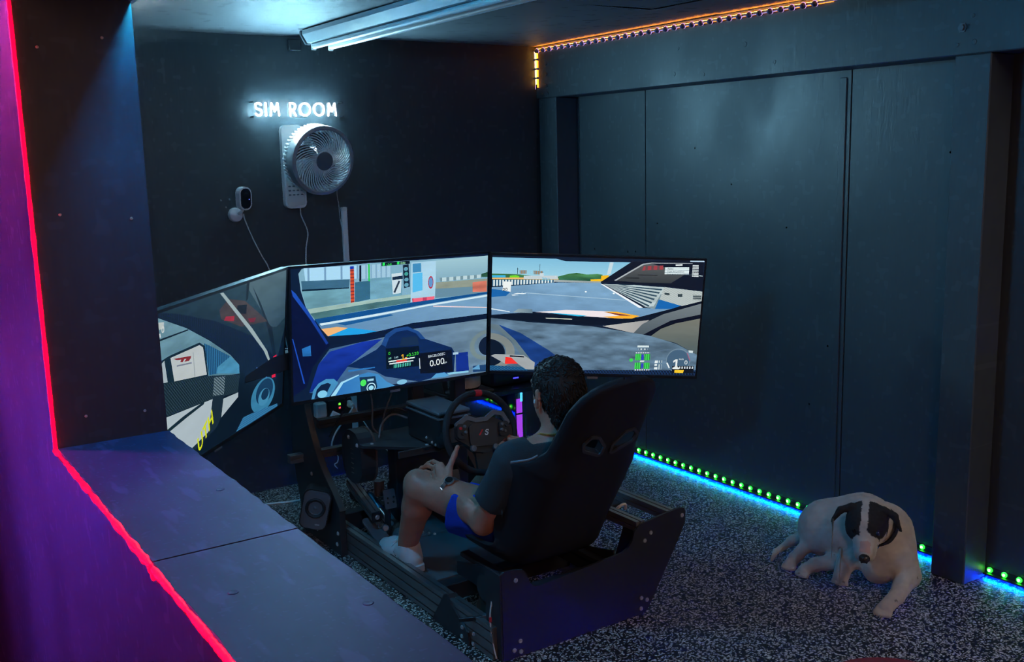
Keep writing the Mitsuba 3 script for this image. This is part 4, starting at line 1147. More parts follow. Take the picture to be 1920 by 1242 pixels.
def on_wheel(a, r, h=0.0):
    return WC + r * (math.cos(a) * wx + math.sin(a) * wy) + h * WA


R_W = 0.160
sec = np.stack([0.0135 * np.cos(np.arange(14) * 2 * np.pi / 14), 0.0165 * np.sin(np.arange(14) * 2 * np.pi / 14)], 1)


def rim_arc(a0, a1, n_, sc=1.0, closed=False):
    aa = np.radians(np.linspace(a0, a1, n_))
    if closed:
        aa = aa[:-1]
    return sweep(np.array([on_wheel(a, R_W) for a in aa]), sec * sc, closed, up=WA)


part(sw, 'rim', rim_arc(0, 360, 97, closed=True), 'suede', smooth=True)
part(sw, 'centre_mark', rim_arc(84.5, 95.5, 7, 1.03), 'mark_red', smooth=40, label='red mark')
hubp = sg.Polygon([(-0.125, 0.022), (-0.09, 0.045), (-0.05, 0.060), (-0.02, 0.048), (0.02, 0.048), (0.05, 0.060), (0.09, 0.045), (0.125, 0.022), (0.125, -0.02), (0.075, -0.048), (0.045, -0.075), (0.0, -0.083), (-0.045, -0.075), (-0.075, -0.048), (-0.125, -0.02)]).buffer(-0.008).buffer(0.008)
part(sw, 'hub', extr(hubp, 0.028, WC - WA * 0.014, wx, wy), 'black_plastic')
part(sw, 'front_plate', extr(rrect(0.13, 0.09, 0.02, 0, -0.01), 0.008, WC + WA * 0.014, wx, wy), 'black_metal')
for s in (-1, 1):
    part(sw, 'spoke', sweep(np.array([WC + wx * s * a + wy * b for a, b in ((0.09, 0.0), (0.125, -0.004), (0.158, -0.006))]), [(-0.028, -0.006), (0.028, -0.006), (0.028, 0.006), (-0.028, 0.006)], up=WA), 'black_metal')
    part(sw, 'paddle', extr([(s * 0.045, 0.02), (s * 0.12, 0.045), (s * 0.135, 0.012), (s * 0.12, -0.03), (s * 0.05, -0.01)][::s], 0.003, WC - WA * 0.032, wx, wy), 'gloss_black')
    part(sw, 'thumb_grip', extr(rrect(0.045, 0.06, 0.012, s * 0.098, 0.008), 0.014, WC + WA * 0.012, wx, wy), 'black_plastic')
    for i, (a, b) in enumerate(((0.088, 0.026), (0.108, 0.020), (0.10, -0.002), (0.085, 0.004))):
        part(sw, 'button', lathe([(0, 0), (0.0065, 0), (0.0065, 0.006), (0.005, 0.008), (0, 0.008)], WC + wx * s * a + wy * b + WA * 0.025, WA, 14), ('grey_plastic', 'red_paint', 'black_plastic', 'grey_plastic')[i] if s < 0 else ('grey_plastic', 'black_plastic', 'edge_bronze', 'grey_plastic')[i])
    part(sw, 'dial', lathe([(0, 0), (0.013, 0), (0.012, 0.012), (0, 0.013)], WC + wx * s * 0.052 - wy * 0.062 + WA * 0.014, WA, 16), 'grey_plastic')
part(sw, 'top_bridge', extr(sg.LineString([(-0.115, 0.035), (-0.07, 0.062), (-0.03, 0.05), (0.02, 0.052), (0.06, 0.078), (0.10, 0.070), (0.122, 0.035)]).buffer(0.009), 0.012, WC + WA * 0.008, wx, wy), 'grey_plastic')
part(sw, 'lower_cover', extr(sg.Polygon([(-0.03, -0.06), (0.04, -0.06), (0.048, -0.15), (-0.02, -0.155)]).buffer(0.006), 0.014, WC - WA * 0.012, wx, wy), 'black_plastic')
lm = meshkit.text_mesh('S', 0.022, 0.001, True)
lm.vertices[:, 0] += 0.3 * lm.vertices[:, 1]
part(sw, 'emblem', place(lm, WC + wx * 0.002 - wy * 0.012 + WA * 0.0222, wx, wy, WA), 'white_plastic', label='white letter emblem')
part(sw, 'emblem_bar', extr([(-0.024, -0.012), (-0.016, -0.012), (0.0, 0.010), (-0.008, 0.010)], 0.001, WC + WA * 0.0222, wx, wy), 'mark_red')

# ---------------------------------------------------------------- pedals
pd = thing('pedal_set', 'black racing pedals with metal springs at the front of the rig', 'pedals')
tray = np.array([0, 0.27, 0.10]) / np.linalg.norm([0.27, 0.10])
part(pd, 'base_plate', extr(rrect(0.54, 0.34, 0.02, 2.10, 0), 0.01, np.array([0, 3.90, 0.075]), X, tray), 'grey_plastic')
part(pd, 'tray_rail', bar((1.86, 3.955, 0.178), (1.86, 4.215, 0.275), slotted(0.04, 0.04, 1, 1)), 'alu')
part(pd, 'rail_cap', box(1.838, 1.882, 3.945, 3.958, 0.155, 0.20, 0.003), 'black_plastic')
screw(pd, (1.86, 3.945, 0.178), (0, -1, 0), 0.011, 0.006, 'zinc_screw', 'bolt')
for i, x in enumerate((1.905, 2.06, 2.24)):
    a = part(pd, 'pedal_arm', extr([(-0.015, 0.0), (0.03, 0.0), (0.012, 0.20), (-0.012, 0.22), (-0.02, 0.20)], 0.012, (x - 0.006, 3.93, 0.085), Y, Z), 'black_metal')
    part(a, 'pad', extr(rrect(0.055, 0.085 if i < 2 else 0.13, 0.008, 0, 0), 0.006, (x, 3.905, 0.265), X, np.array([0, 0.25, 0.97])), 'grey_plastic')
    for q in range(4):
        part(a, 'pad_hole', lathe([(0, 0), (0.005, 0), (0.004, 0.0008), (0, 0.0008)], (x - 0.014 + 0.028 * (q % 2), 3.894, 0.252 + 0.022 * (q // 2)), (0, -1, 0.25), 8), 'lamp_black')
    part(pd, 'damper', cyl((x + 0.02, 3.95, 0.13), (x + 0.02, 4.12, 0.19), 0.017, n=16), 'chrome', smooth=40)
    part(pd, 'damper_body', cyl((x + 0.02, 4.05, 0.166), (x + 0.02, 4.16, 0.205), 0.022, n=16), 'blue_anod', smooth=40)
    hel = np.array([[x - 0.018 + 0.014 * math.cos(t), 3.955 + 0.0034 * t, 0.125 + 0.0012 * t + 0.014 * math.sin(t)] for t in np.linspace(0, 44, 150)])
    part(pd, 'spring', sweep(hel, circle(0.0022, 5)), 'chrome', smooth=True)
    part(pd, 'knob', lathe([(0, 0), (0.015, 0), (0.015, 0.014), (0.011, 0.018), (0, 0.018)], (x - 0.03, 3.90, 0.14), (-0.3, -1, 0.2), 12), 'steel')
    for q in range(3):
        screw(pd, (x - 0.03 + 0.03 * q, 3.845, 0.098 - 0.012 * q), (0, -0.6, 0.8), 0.008, 0.006, 'chrome', 'bolt')
    part(pd, 'reservoir', cyl((x + 0.045, 4.10, 0.22), (x + 0.045, 4.10, 0.29), 0.024, n=18), 'grey_plastic' if i == 0 else 'black_plastic', smooth=40)

# ---------------------------------------------------------------- speaker beside the upright
sp = thing('speaker', 'small black speaker with a round cone fixed low beside the near upright of the rig', 'speaker')
spx = np.array([0.86, -0.51, 0.0])
spn = np.array([-0.51, -0.86, 0.0])
sl = math.radians(-13)
su, sv = math.cos(sl) * spx + math.sin(sl) * Z, -math.sin(sl) * spx + math.cos(sl) * Z
SC = np.array([1.648, 4.135, 0.205])
part(sp, 'cabinet', extr(rrect(0.125, 0.185, 0.03), 0.085, SC - spn * 0.085, su, sv), 'black_plastic')
part(sp, 'front_panel', extr(rrect(0.115, 0.175, 0.028), 0.006, SC - spn * 0.001, su, sv), 'grey_plastic')
part(sp, 'surround', lathe([(0.046, 0), (0.046, 0.006), (0.041, 0.009), (0.036, 0.006), (0.03, 0.001)], SC + sv * 0.01 + spn * 0.005, spn, 28), 'rubber', smooth=40)
part(sp, 'cone', lathe([(0.036, 0.004), (0.02, -0.006), (0.013, -0.004), (0.008, 0.002), (0, 0.004)], SC + sv * 0.01 + spn * 0.006, spn, 28), 'grey_plastic', smooth=40)
part(sp, 'nameplate', extr(rrect(0.022, 0.005, 0.002, 0.02, -0.066), 0.001, SC + spn * 0.005, su, sv), 'steel')

part(sp, 'bracket', box(1.66, 1.7195, 4.17, 4.21, 0.18, 0.22, 0.004), 'black_metal')

# ---------------------------------------------------------------- seat
st = thing('racing_chair', 'black bucket racing chair with two shoulder strap openings in its back', 'chair')
TH = math.radians(29)
SO = np.array([2.112, 2.92, 0.262])
sa, sn_ = np.array([0, -math.sin(TH), math.cos(TH)]), np.array([0, math.cos(TH), math.sin(TH)])
bu = np.array([0, 0.995, 0.10])
bn = np.array([0, -0.10, 0.995])


def seat_row(q):
    """Centre, normal, half width, bolster depth, bolster power at arc parameter q (negative: base, positive: back)."""
    w = np.interp(q, [-0.55, -0.45, -0.1, 0.05, 0.20, 0.36, 0.44, 0.475, 0.52, 0.60, 0.72, 0.78, 0.82, 0.845, 0.858], [0.265, 0.285, 0.28, 0.25, 0.255, 0.272, 0.264, 0.235, 0.205, 0.195, 0.184, 0.166, 0.134, 0.09, 0.03])
    dpt = np.interp(q, [-0.55, -0.45, -0.2, 0.0, 0.15, 0.34, 0.42, 0.475, 0.53, 0.7, 0.858], [0.03, 0.055, 0.07, 0.10, 0.15, 0.165, 0.14, 0.085, 0.06, 0.05, 0.015])
    if q >= 0.08:
        c, n_ = SO + sa * q, sn_
    elif q <= -0.08:
        c, n_ = SO - bu * q + np.array([0, 0, -0.0]), bn
    else:
        t = (q + 0.08) / 0.16
        p0, p1 = SO + bu * 0.08, SO + sa * 0.08
        c = p0 * (1 - t) ** 2 + 2 * t * (1 - t) * SO + p1 * t * t
        n_ = bn * (1 - t) + sn_ * t
        n_ = n_ / np.linalg.norm(n_)
    return c, n_, w, dpt


qs = np.concatenate([np.linspace(-0.55, -0.1, 18), np.linspace(-0.08, 0.08, 9), np.linspace(0.1, 0.40, 16), np.linspace(0.415, 0.56, 14), np.linspace(0.58, 0.80, 12), [0.815, 0.83, 0.842, 0.851, 0.858]])
tsn = np.linspace(-1, 1, 41)


def shell(off_in, off_out):
    top, bot = [], []
    for q in qs:
        c, n_, w, dpt = seat_row(q)
        for t in tsn:
            a = abs(t)
            f = dpt * max(0.0, (a - 0.42) / 0.58) ** 1.7
            lat = math.copysign(w * (min(a, 0.55) / 0.55 * 0.60 + max(0, a - 0.55) / 0.45 * 0.40 * (1 - 0.12 * max(0, a - 0.55) / 0.45)), t)
            p = c + n_ * f + X * lat
            e = 1.0 - max(0, a - 0.9) / 0.1 * 0.5
            sl_ = 1.7 * dpt / (0.58 * w) * (max(0.0, (a - 0.42) / 0.58) ** 0.7) if a > 0.42 else 0.0
            nn_ = n_ - X * math.copysign(1, t) * sl_ * 0.9
            nn_ = nn_ / np.linalg.norm(nn_)
            top.append(p + nn_ * off_in * e)
            bot.append(p - nn_ * off_out * e)
    nq, nt = len(qs), len(tsn)
    v = np.array(top + bot)
    o = nq * nt
    f = []
    for i in range(nq - 1):
        for j in range(nt - 1):
            a, b, c_, d_ = i * nt + j, i * nt + j + 1, (i + 1) * nt + j + 1, (i + 1) * nt + j
            f += [[a, b, c_], [a, c_, d_], [o + a, o + c_, o + b], [o + a, o + d_, o + c_]]
    loop = [j for j in range(nt)] + [i * nt + nt - 1 for i in range(1, nq)] + [(nq - 1) * nt + j for j in range(nt - 2, -1, -1)] + [i * nt for i in range(nq - 2, 0, -1)]
    for a, b in zip(loop, loop[1:] + loop[:1]):
        f += [[b, a, o + a], [b, o + a, o + b]]
    m = trimesh.Trimesh(v, f, process=False)
    if m.volume < 0:
        m.invert()
    return m


def to_man(m):
    return manifold3d.Manifold(manifold3d.Mesh(vert_properties=np.asarray(m.vertices, np.float32), tri_verts=np.asarray(m.faces, np.uint32)))


def from_man(m):
    k = m.to_mesh()
    return trimesh.Trimesh(np.asarray(k.vert_properties)[:, :3], np.asarray(k.tri_verts), process=True)


shl = to_man(shell(0.014, 0.012))
slots = []
for s in (-1, 1):
    sp_ = sg.Polygon([(s * 0.030, 0.555), (s * 0.098, 0.588), (s * 0.105, 0.610), (s * 0.088, 0.628), (s * 0.062, 0.622), (s * 0.028, 0.580)][::s]).buffer(0.004)
    slots.append(sp_)
    shl = shl - to_man(extr(sp_, 0.3, SO + sn_ * 0.15, X, sa))
part(st, 'shell', from_man(shl), 'black_fabric', smooth=50)
for sp_ in slots:
    part(st, 'slot_rim', extr(sp_.buffer(0.012, quad_segs=4).difference(sp_.buffer(0.001)), 0.006, SO - sn_ * 0.012, X, sa), 'slot_trim', label='moulded rim of a strap opening')
pip = []
for q in np.linspace(0.36, 0.50, 10):
    c, n_, w, dpt = seat_row(q)
    pip.append(c + n_ * (dpt + 0.006) - X * w * 0.955)
part(st, 'seam_piping', sweep(np.array(pip), circle(0.005, 6)), 'carbon', smooth=True, label='pale stitched strip over the left wing')
for x in (1.925, 2.30):
    part(st, 'slider', box(x - 0.02, x + 0.02, 2.88, 3.30, 0.195, 0.215, 0.003), 'alu_dark')


# ================================================================ living figures: blended capsules meshed by surface nets
def surface_nets(F, lo, h):
    """Mesh of F = 0 (negative inside) sampled on a grid with spacing h."""
    s = F < 0
    nx, ny, nz = F.shape
    cell = np.zeros((nx - 1, ny - 1, nz - 1), int)
    for a, b, c in np.ndindex(2, 2, 2):
        cell += s[a:nx - 1 + a, b:ny - 1 + b, c:nz - 1 + c]
    act = (cell > 0) & (cell < 8)
    idx = -np.ones(act.shape, int)
    idx[act] = np.arange(act.sum())
    ci = np.argwhere(act)
    acc, cnt = np.zeros((len(ci), 3)), np.zeros(len(ci))
    cor = list(np.ndindex(2, 2, 2))
    for a in range(8):
        for b in range(a + 1, 8):
            da = np.array(cor[b]) - cor[a]
            if np.abs(da).sum() != 1:
                continue
            pa, pb = ci + cor[a], ci + cor[b]
            fa, fb = F[tuple(pa.T)], F[tuple(pb.T)]
            m = (fa < 0) != (fb < 0)
            t = np.where(m, fa / np.where(m, fa - fb, 1), 0)
            acc += np.where(m[:, None], pa + t[:, None] * da, 0)
            cnt += m
    v = lo + h * acc / cnt[:, None]
    faces = []
    for ax in range(3):
        o1, o2 = [(1, 2), (2, 0), (0, 1)][ax]
        sl0, sl1 = [slice(None)] * 3, [slice(None)] * 3
        sl0[ax], sl1[ax] = slice(0, -1), slice(1, None)
        ch = s[tuple(sl0)] != s[tuple(sl1)]
        e = np.argwhere(ch)
        e = e[(e[:, o1] > 0) & (e[:, o2] > 0) & (e[:, o1] < F.shape[o1] - 1) & (e[:, o2] < F.shape[o2] - 1)]
        inside = s[tuple(e.T)]
        q = []
        for d1, d2 in ((-1, -1), (0, -1), (0, 0), (-1, 0)):
            c = e.copy()
            c[:, o1] += d1
            c[:, o2] += d2
            q.append(idx[tuple(c.T)])
        q = np.stack(q, 1)
        q[~inside] = q[~inside][:, ::-1]
        faces.append(q)
    q = np.concatenate(faces)
    m = trimesh.Trimesh(v, np.vstack([q[:, [0, 1, 2]], q[:, [0, 2, 3]]]), process=False)
    if m.volume < 0:
        m.invert()
    return m


def rcone(P, a, b, ra, rb):
    """Signed distance to a round cone."""
    a, b = np.asarray(a, float), np.asarray(b, float)
    ba = b - a
    t = np.clip(((P - a) @ ba) / max(ba @ ba, 1e-12), 0, 1)
    return np.linalg.norm(P - a - t[..., None] * ba, axis=-1) - (ra + (rb - ra) * t)


def ell(P, c, r, R=None):
    """Approximate signed distance to an ellipsoid with radii r, rotated by the rows of R."""
    q = P - np.asarray(c, float)
    if R is not None:
        q = q @ np.asarray(R).T
    r = np.asarray(r, float)
    k0 = np.linalg.norm(q / r, axis=-1)
    k1 = np.linalg.norm(q / (r * r), axis=-1)
    return np.where(k1 > 1e-9, k0 * (k0 - 1) / np.maximum(k1, 1e-9), -r.min())


def field(prims, h, k=0.02, pad=0.03, clip=None):
    """prims: ('c', a, b, ra, rb[, k]) or ('e', c, r[, R[, k]]), a leading '-' carves."""
    lo, hi = np.full(3, 9.0), np.full(3, -9.0)
    for p in prims:
        if p[0] == 'c':
            for q, r in ((p[1], p[3]), (p[2], p[4])):
                lo, hi = np.minimum(lo, np.asarray(q) - r), np.maximum(hi, np.asarray(q) + r)
        elif p[0] == 'e':
            lo, hi = np.minimum(lo, np.asarray(p[1]) - max(p[2])), np.maximum(hi, np.asarray(p[1]) + max(p[2]))
    lo, hi = lo - pad, hi + pad
    n_ = np.ceil((hi - lo) / h).astype(int) + 1
    G = lo + h * np.stack(np.meshgrid(*[np.arange(i) for i in n_], indexing='ij'), -1)
    F = np.full(n_, 1.0)
    for p in prims:
        kind = p[0].lstrip('-')
        kk = k
        if kind == 'c':
            a, b, ra, rb = p[1:5]
            kk = p[5] if len(p) > 5 else k
            bl, bh = np.minimum(np.asarray(a) - ra, np.asarray(b) - rb) - 0.05, np.maximum(np.asarray(a) + ra, np.asarray(b) + rb) + 0.05
        else:
            kk = p[4] if len(p) > 4 else k
            bl, bh = np.asarray(p[1]) - max(p[2]) - 0.05, np.asarray(p[1]) + max(p[2]) + 0.05
        i0, i1 = np.clip(((bl - lo) / h).astype(int), 0, n_), np.clip(((bh - lo) / h).astype(int) + 2, 0, n_)
        S = tuple(slice(a_, b_) for a_, b_ in zip(i0, i1))
        D = rcone(G[S], *p[1:5]) if kind == 'c' else ell(G[S], p[1], p[2], p[3] if len(p) > 3 else None)
        f0 = F[S]
        if p[0][0] == '-':
            F[S] = np.maximum(f0, -D)
        else:
            hh = np.clip(0.5 + 0.5 * (f0 - D) / kk, 0, 1)
            F[S] = f0 * (1 - hh) + D * hh - kk * hh * (1 - hh)
    return F, lo, G


def figure(prims, h, k=0.02, mod=None):
    F, lo, G = field(prims, h, k)
    if mod is not None:
        F = mod(F, G)
    m = surface_nets(F, lo, h)
    comps = m.split(only_watertight=False)
    if len(comps) > 1:
        m = max(comps, key=lambda c: len(c.faces))
    return m


# ---------------------------------------------------------------- the driver
pe = thing('person', 'person with short dark hair, dark t-shirt and blue shorts driving in the racing seat', 'person')
hd = np.array([2.085, 2.885, 0.905])
shL, elL, wrL = np.array([1.905, 2.90, 0.675]), np.array([1.862, 3.05, 0.418]), np.array([1.846, 3.268, 0.502])
shR, elR, wrR = np.array([2.275, 2.90, 0.675]), np.array([2.345, 3.05, 0.44]), np.array([2.27, 3.27, 0.56])
hipL, kneeL, ankL = np.array([2.01, 3.03, 0.385]), np.array([1.782, 3.385, 0.482]), np.array([1.822, 3.585, 0.178])
hipR, kneeR, ankR = np.array([2.20, 3.03, 0.385]), np.array([2.245, 3.44, 0.505]), np.array([2.22, 3.80, 0.20])


def leg(hip, knee, ank, s):
    d = (ank - knee) / np.linalg.norm(ank - knee)
    back_ = np.array([0, -1.0, 0.1])
    calf = knee + (ank - knee) * 0.32 + back_ * 0.016
    return [('c', hip, knee, 0.088, 0.056, 0.03), ('c', hip + (knee - hip) * 0.25 + Z * 0.01, knee - (knee - hip) * 0.25 + Z * 0.006, 0.080, 0.062, 0.03), ('c', knee, ank, 0.053, 0.034, 0.025), ('c', knee + d * 0.05, calf, 0.048, 0.054, 0.03), ('c', calf, ank, 0.052, 0.034, 0.03),
            ('e', knee + np.array([0, 0.02, 0.02]), (0.045, 0.045, 0.045), None, 0.03)]


head = [('e', hd + np.array([0, -0.012, 0.022]), (0.076, 0.096, 0.092), None, 0.02), ('e', hd + np.array([0, 0.035, -0.035]), (0.060, 0.066, 0.075), None, 0.03),
        ('c', hd + np.array([0, 0.05, -0.085]), hd + np.array([0, 0.03, -0.075]), 0.032, 0.045, 0.03),
        ('c', hd + np.array([0, 0.104, -0.012]), hd + np.array([0, 0.098, 0.018]), 0.014, 0.008, 0.015), ('e', hd + np.array([0, 0.092, -0.058]), (0.026, 0.012, 0.010), None, 0.012),
        ('-e', hd + np.array([-0.031, 0.103, 0.015]), (0.015, 0.010, 0.009)), ('-e', hd + np.array([0.031, 0.103, 0.015]), (0.015, 0.010, 0.009)),
        ('c', hd + np.array([-0.04, 0.088, 0.034]), hd + np.array([0.04, 0.088, 0.034]), 0.009, 0.009, 0.015)]
for s in (-1, 1):
    e0 = hd + np.array([s * 0.074, -0.004, -0.006])
    head += [('c', e0 + np.array([s * 0.006, 0.008, -0.028]), e0 + np.array([s * 0.014, -0.008, 0.026]), 0.0085, 0.0095, 0.008), ('c', e0 + np.array([s * 0.014, -0.012, 0.024]), e0 + np.array([s * 0.014, -0.017, 0.0]), 0.008, 0.006, 0.006),
             ('c', e0 + np.array([s * 0.008, 0.012, -0.026]), e0 + np.array([s * 0.010, 0.006, -0.034]), 0.007, 0.006, 0.006)]
neck = [('c', np.array([2.075, 2.855, 0.70]), hd + np.array([0, -0.015, -0.05]), 0.068, 0.058, 0.035)]
torso = [('c', np.array([2.055, 3.02, 0.385]), np.array([2.15, 3.02, 0.385]), 0.095, 0.095, 0.05), ('c', np.array([2.10, 3.01, 0.40]), np.array([2.10, 2.95, 0.50]), 0.11, 0.115, 0.05), ('c', np.array([2.015, 2.935, 0.52]), np.array([2.185, 2.935, 0.52]), 0.115, 0.115, 0.05),
         ('c', np.array([1.985, 2.905, 0.635]), np.array([2.185, 2.905, 0.635]), 0.095, 0.095, 0.05), ('c', np.array([2.07, 2.87, 0.71]), shL, 0.066, 0.060, 0.04), ('c', np.array([2.08, 2.87, 0.71]), shR, 0.066, 0.060, 0.04)]


def arm(sh_, el_, wr_p):
    return [('c', sh_, el_, 0.058, 0.043, 0.025), ('c', el_, el_ + (wr_p - el_) * 0.35, 0.043, 0.046, 0.02), ('c', el_ + (wr_p - el_) * 0.35, wr_p, 0.046, 0.027, 0.02)]


arms = arm(shL, elL, wrL) + arm(shR, elR, wrR)


def hand(wr_p, fwd_, side, palm_n, curls, thumb, scale=1.0):
    """Bones of a hand: fwd_ along the metacarpals, side towards the thumb, palm_n out of the palm; curl angles per finger joint."""
    f, s_, n_ = (np.asarray(q, float) / np.linalg.norm(q) for q in (fwd_, side, palm_n))
    out = [('c', wr_p, wr_p + f * 0.03 * scale, 0.026, 0.024, 0.012)]
    lens = [(0.043, 0.026, 0.021), (0.047, 0.030, 0.023), (0.043, 0.028, 0.022), (0.034, 0.021, 0.019)]
    for i in range(4):
        k_ = wr_p + f * (0.092 - 0.005 * abs(i - 1)) * scale + s_ * (0.030 - 0.020 * i) * scale
        base = wr_p + f * 0.028 * scale + s_ * (0.016 - 0.011 * i) * scale
        out.append(('c', base, k_, 0.0155, 0.0125, 0.014))
        p, a = k_, 0.0
        rad = [0.0102, 0.0092, 0.0084, 0.0074] if i < 3 else [0.0092, 0.0082, 0.0074, 0.0066]
        for j in range(3):
            a += curls[j]
            d_ = math.cos(a) * f + math.sin(a) * n_ + s_ * (0.10 - 0.065 * i) * (0.5 if j else 1)
            d_ /= np.linalg.norm(d_)
            q = p + d_ * lens[i][j] * scale
            out.append(('c', p, q, rad[j], rad[j + 1], 0.0035))
            p = q
    p = wr_p + f * 0.022 * scale + s_ * 0.018 * scale
    for q, r0, r1 in zip(thumb, (0.017, 0.0125, 0.0105), (0.0125, 0.0105, 0.0085)):
        q = wr_p + scale * (f * q[0] + s_ * q[1] + n_ * q[2])
        out.append(('c', p, q, r0, r1, 0.007))
        p = q
    return out


# the left hand rests on the thigh beside the knee, thumb raised towards the wheel
handL = hand(wrL, (-0.05, 0.90, 0.38), (0.62, 0.0, 0.55), (-0.42, 0.35, -0.80), (0.42, 0.5, 0.35), [(0.050, 0.042, -0.004), (0.066, 0.074, -0.016), (0.078, 0.098, -0.020)], 1.12)
handR = hand(wrR, (-0.3, 0.80, 0.32), (-0.75, 0.0, 0.45), (0.3, 0.40, -0.70), (0.35, 0.45, 0.4), [(0.04, 0.036, 0.01), (0.065, 0.058, 0.015), (0.09, 0.07, 0.022)])
skin_body = figure(head + neck + torso + arms + leg(hipL, kneeL, ankL, -1) + leg(hipR, kneeR, ankR, 1), 0.0075, 0.03)
man = to_man(skin_body)
for hnd in (handL, handR):
    hm = figure(hnd, 0.0026, 0.008)
    man = man + to_man(hm)
hf = figure(head + [('c', hd + np.array([0, -0.02, -0.06]), hd + np.array([0, -0.012, -0.04]), 0.058, 0.058, 0.03)], 0.0036, 0.02)
man = man + to_man(hf)
body_m = from_man(man)
trimesh.smoothing.filter_taubin(body_m, 0.5, 0.52, 4)
part(pe, 'body', body_m, 'skin', smooth=True)


# clothes: the same limbs grown a little, cut at hems
def cloth(prims, grow, h, keep, k=0.035, amp=0.004, freq=16, seed=0):
    g = []
    for p in prims:
        if p[0] == 'c':
            g.append(('c', p[1], p[2], p[3] + grow, p[4] + grow) + tuple(p[5:]))
        elif p[0] == 'e':
            g.append(('e', p[1], tuple(np.asarray(p[2]) + grow)) + tuple(p[3:]))

    def mod(F, G):
        F = F + amp * (meshkit.fbm(G * [freq, freq * 0.6, freq * 0.8], 2, seed) - 0.5) * 2
        return np.maximum(F, -keep(G))
    F, lo, G = field(g, h, k)
    F = mod(F, G)
    m = surface_nets(F, lo, h)
    trimesh.smoothing.filter_taubin(m, 0.5, 0.52, 4)
    return m


def upper_only(sh_, el_, frac):
    return sh_, sh_ + (el_ - sh_) * frac


def shirt_keep(G):
    k_ = np.full(G.shape[:3], 1.0)
    # neckline
    c = np.array([2.073, 2.862, 0.742])
    n_ = np.array([0.0, 0.25, 0.97])
    r_ = np.linalg.norm((G - c) - ((G - c) @ n_)[..., None] * n_, axis=-1)
    k_ = np.minimum(k_, np.where(((G - c) @ n_) > -0.05, np.where(r_ < 0.12, 0.0 - ((G - c) @ n_) + 0.0, 1.0), 1.0))
    for sh_, el_ in ((shL, elL), (shR, elR)):
        d_ = (el_ - sh_) / np.linalg.norm(el_ - sh_)
        L_ = np.linalg.norm(el_ - sh_)
        along = (G - sh_) @ d_
        near = np.linalg.norm((G - sh_) - along[..., None] * d_, axis=-1) < 0.12
        outside = (G[..., 0] < 1.955) if sh_[0] < 2.1 else (G[..., 0] > 2.235)
        k_ = np.minimum(k_, np.where(near & outside, 0.64 * L_ - along, 1.0))
    return np.minimum(k_, G[..., 2] - 0.36)


sleeves = [('c', shL, shL + (elL - shL) * 0.85, 0.066, 0.064, 0.03), ('c', shR, shR + (elR - shR) * 0.85, 0.066, 0.064, 0.03)]
part(pe, 't_shirt', cloth(torso + sleeves + [('c', np.array([2.073, 2.86, 0.68]), np.array([2.073, 2.86, 0.76]), 0.07, 0.066, 0.03)], 0.009, 0.0065, shirt_keep, amp=0.006), 'shirt', smooth=True)


def shorts_keep(G):
    k_ = 0.50 - G[..., 2]
    for hip, knee, fr in ((hipL, kneeL, 0.60), (hipR, kneeR, 0.58)):
        d_ = (knee - hip) / np.linalg.norm(knee - hip)
        L_ = np.linalg.norm(knee - hip)
        side = (G[..., 0] < 2.1) if hip[0] < 2.1 else (G[..., 0] >= 2.1)
        k_ = np.minimum(k_, np.where(side, fr * L_ - (G - hip) @ d_, 1.0))
    return k_


thighs = [('c', hipL, kneeL, 0.092, 0.084, 0.03), ('c', hipR, kneeR, 0.092, 0.084, 0.03), torso[0], ('c', hipL + (kneeL - hipL) * 0.35 - Z * 0.02, kneeL - Z * 0.03, 0.085, 0.09, 0.03)]
part(pe, 'shorts', cloth(thighs, 0.013, 0.0065, shorts_keep, amp=0.007, freq=18, seed=4), 'shorts_blue', smooth=True)

# hair: a lumpy cap with overlapping tufts
hair_c = [('e', hd + np.array([0, -0.018, 0.034]), (0.086, 0.104, 0.100), None, 0.02), ('e', hd + np.array([0, -0.055, -0.02]), (0.074, 0.062, 0.075), None, 0.03), ('c', hd + np.array([-0.035, -0.068, -0.075]), hd + np.array([0.035, -0.068, -0.075]), 0.030, 0.030, 0.02)]


def hair_mod(F, G):
    F = F + 0.006 * (meshkit.fbm(G * [46, 46, 30], 3, 5) - 0.5) * 2
    q = G - hd
    face = q[..., 1] * 0.88 - q[..., 2] * 0.42 - 0.030 + 0.035 * (q[..., 2] < 0.02) * 0
    ear = 0.030 - np.linalg.norm(q * [0.6, 1, 1] - np.array([0, 0.008, -0.012]) - 0 * q, axis=-1)
    side = np.where(np.abs(q[..., 0]) > 0.055, ear, -1.0)
    return np.maximum(np.maximum(F, face), side)


hair_m = figure(hair_c, 0.0042, 0.02, hair_mod)
rh = np.random.default_rng(5)
vn = hair_m.vertex_normals
tufts = []
for i in rh.choice(len(hair_m.vertices), 1500, replace=False):
    p, n_ = hair_m.vertices[i], vn[i]
    q = p - hd
    down = np.array([rh.normal(0, 0.35), -0.35 + rh.normal(0, 0.3), -0.75 + rh.normal(0, .3)])
    if q[2] > 0.07:
        down = np.array([rh.normal(0.1, 0.5), 0.3 + rh.normal(0, 0.5), 0.1])
    t_ = down - (down @ n_) * n_
    t_ /= np.linalg.norm(t_) + 1e-9
    L_ = rh.uniform(0.014, 0.028)
    pts = np.array([p - n_ * 0.004, p + t_ * L_ * 0.5 + n_ * 0.003, p + t_ * L_ + n_ * rh.uniform(-0.001, 0.005)])
    tufts.append(sweep(pts, circle(0.003, 4), scale=[1.0, 0.75, 0.12]))
part(pe, 'hair', cat(hair_m, tufts), 'hair_dark', smooth=True)
part(pe, 'earbud', ball(hd + np.array([-0.083, 0.012, -0.022]), 0.0075, 2, (1, 1, 1.2)), 'white_plastic', smooth=True)
for s in (-1, 1):
    part(pe, 'eye', ball(hd + np.array([s * 0.031, 0.088, 0.015]), 0.012, 2), 'white_plastic', smooth=True)

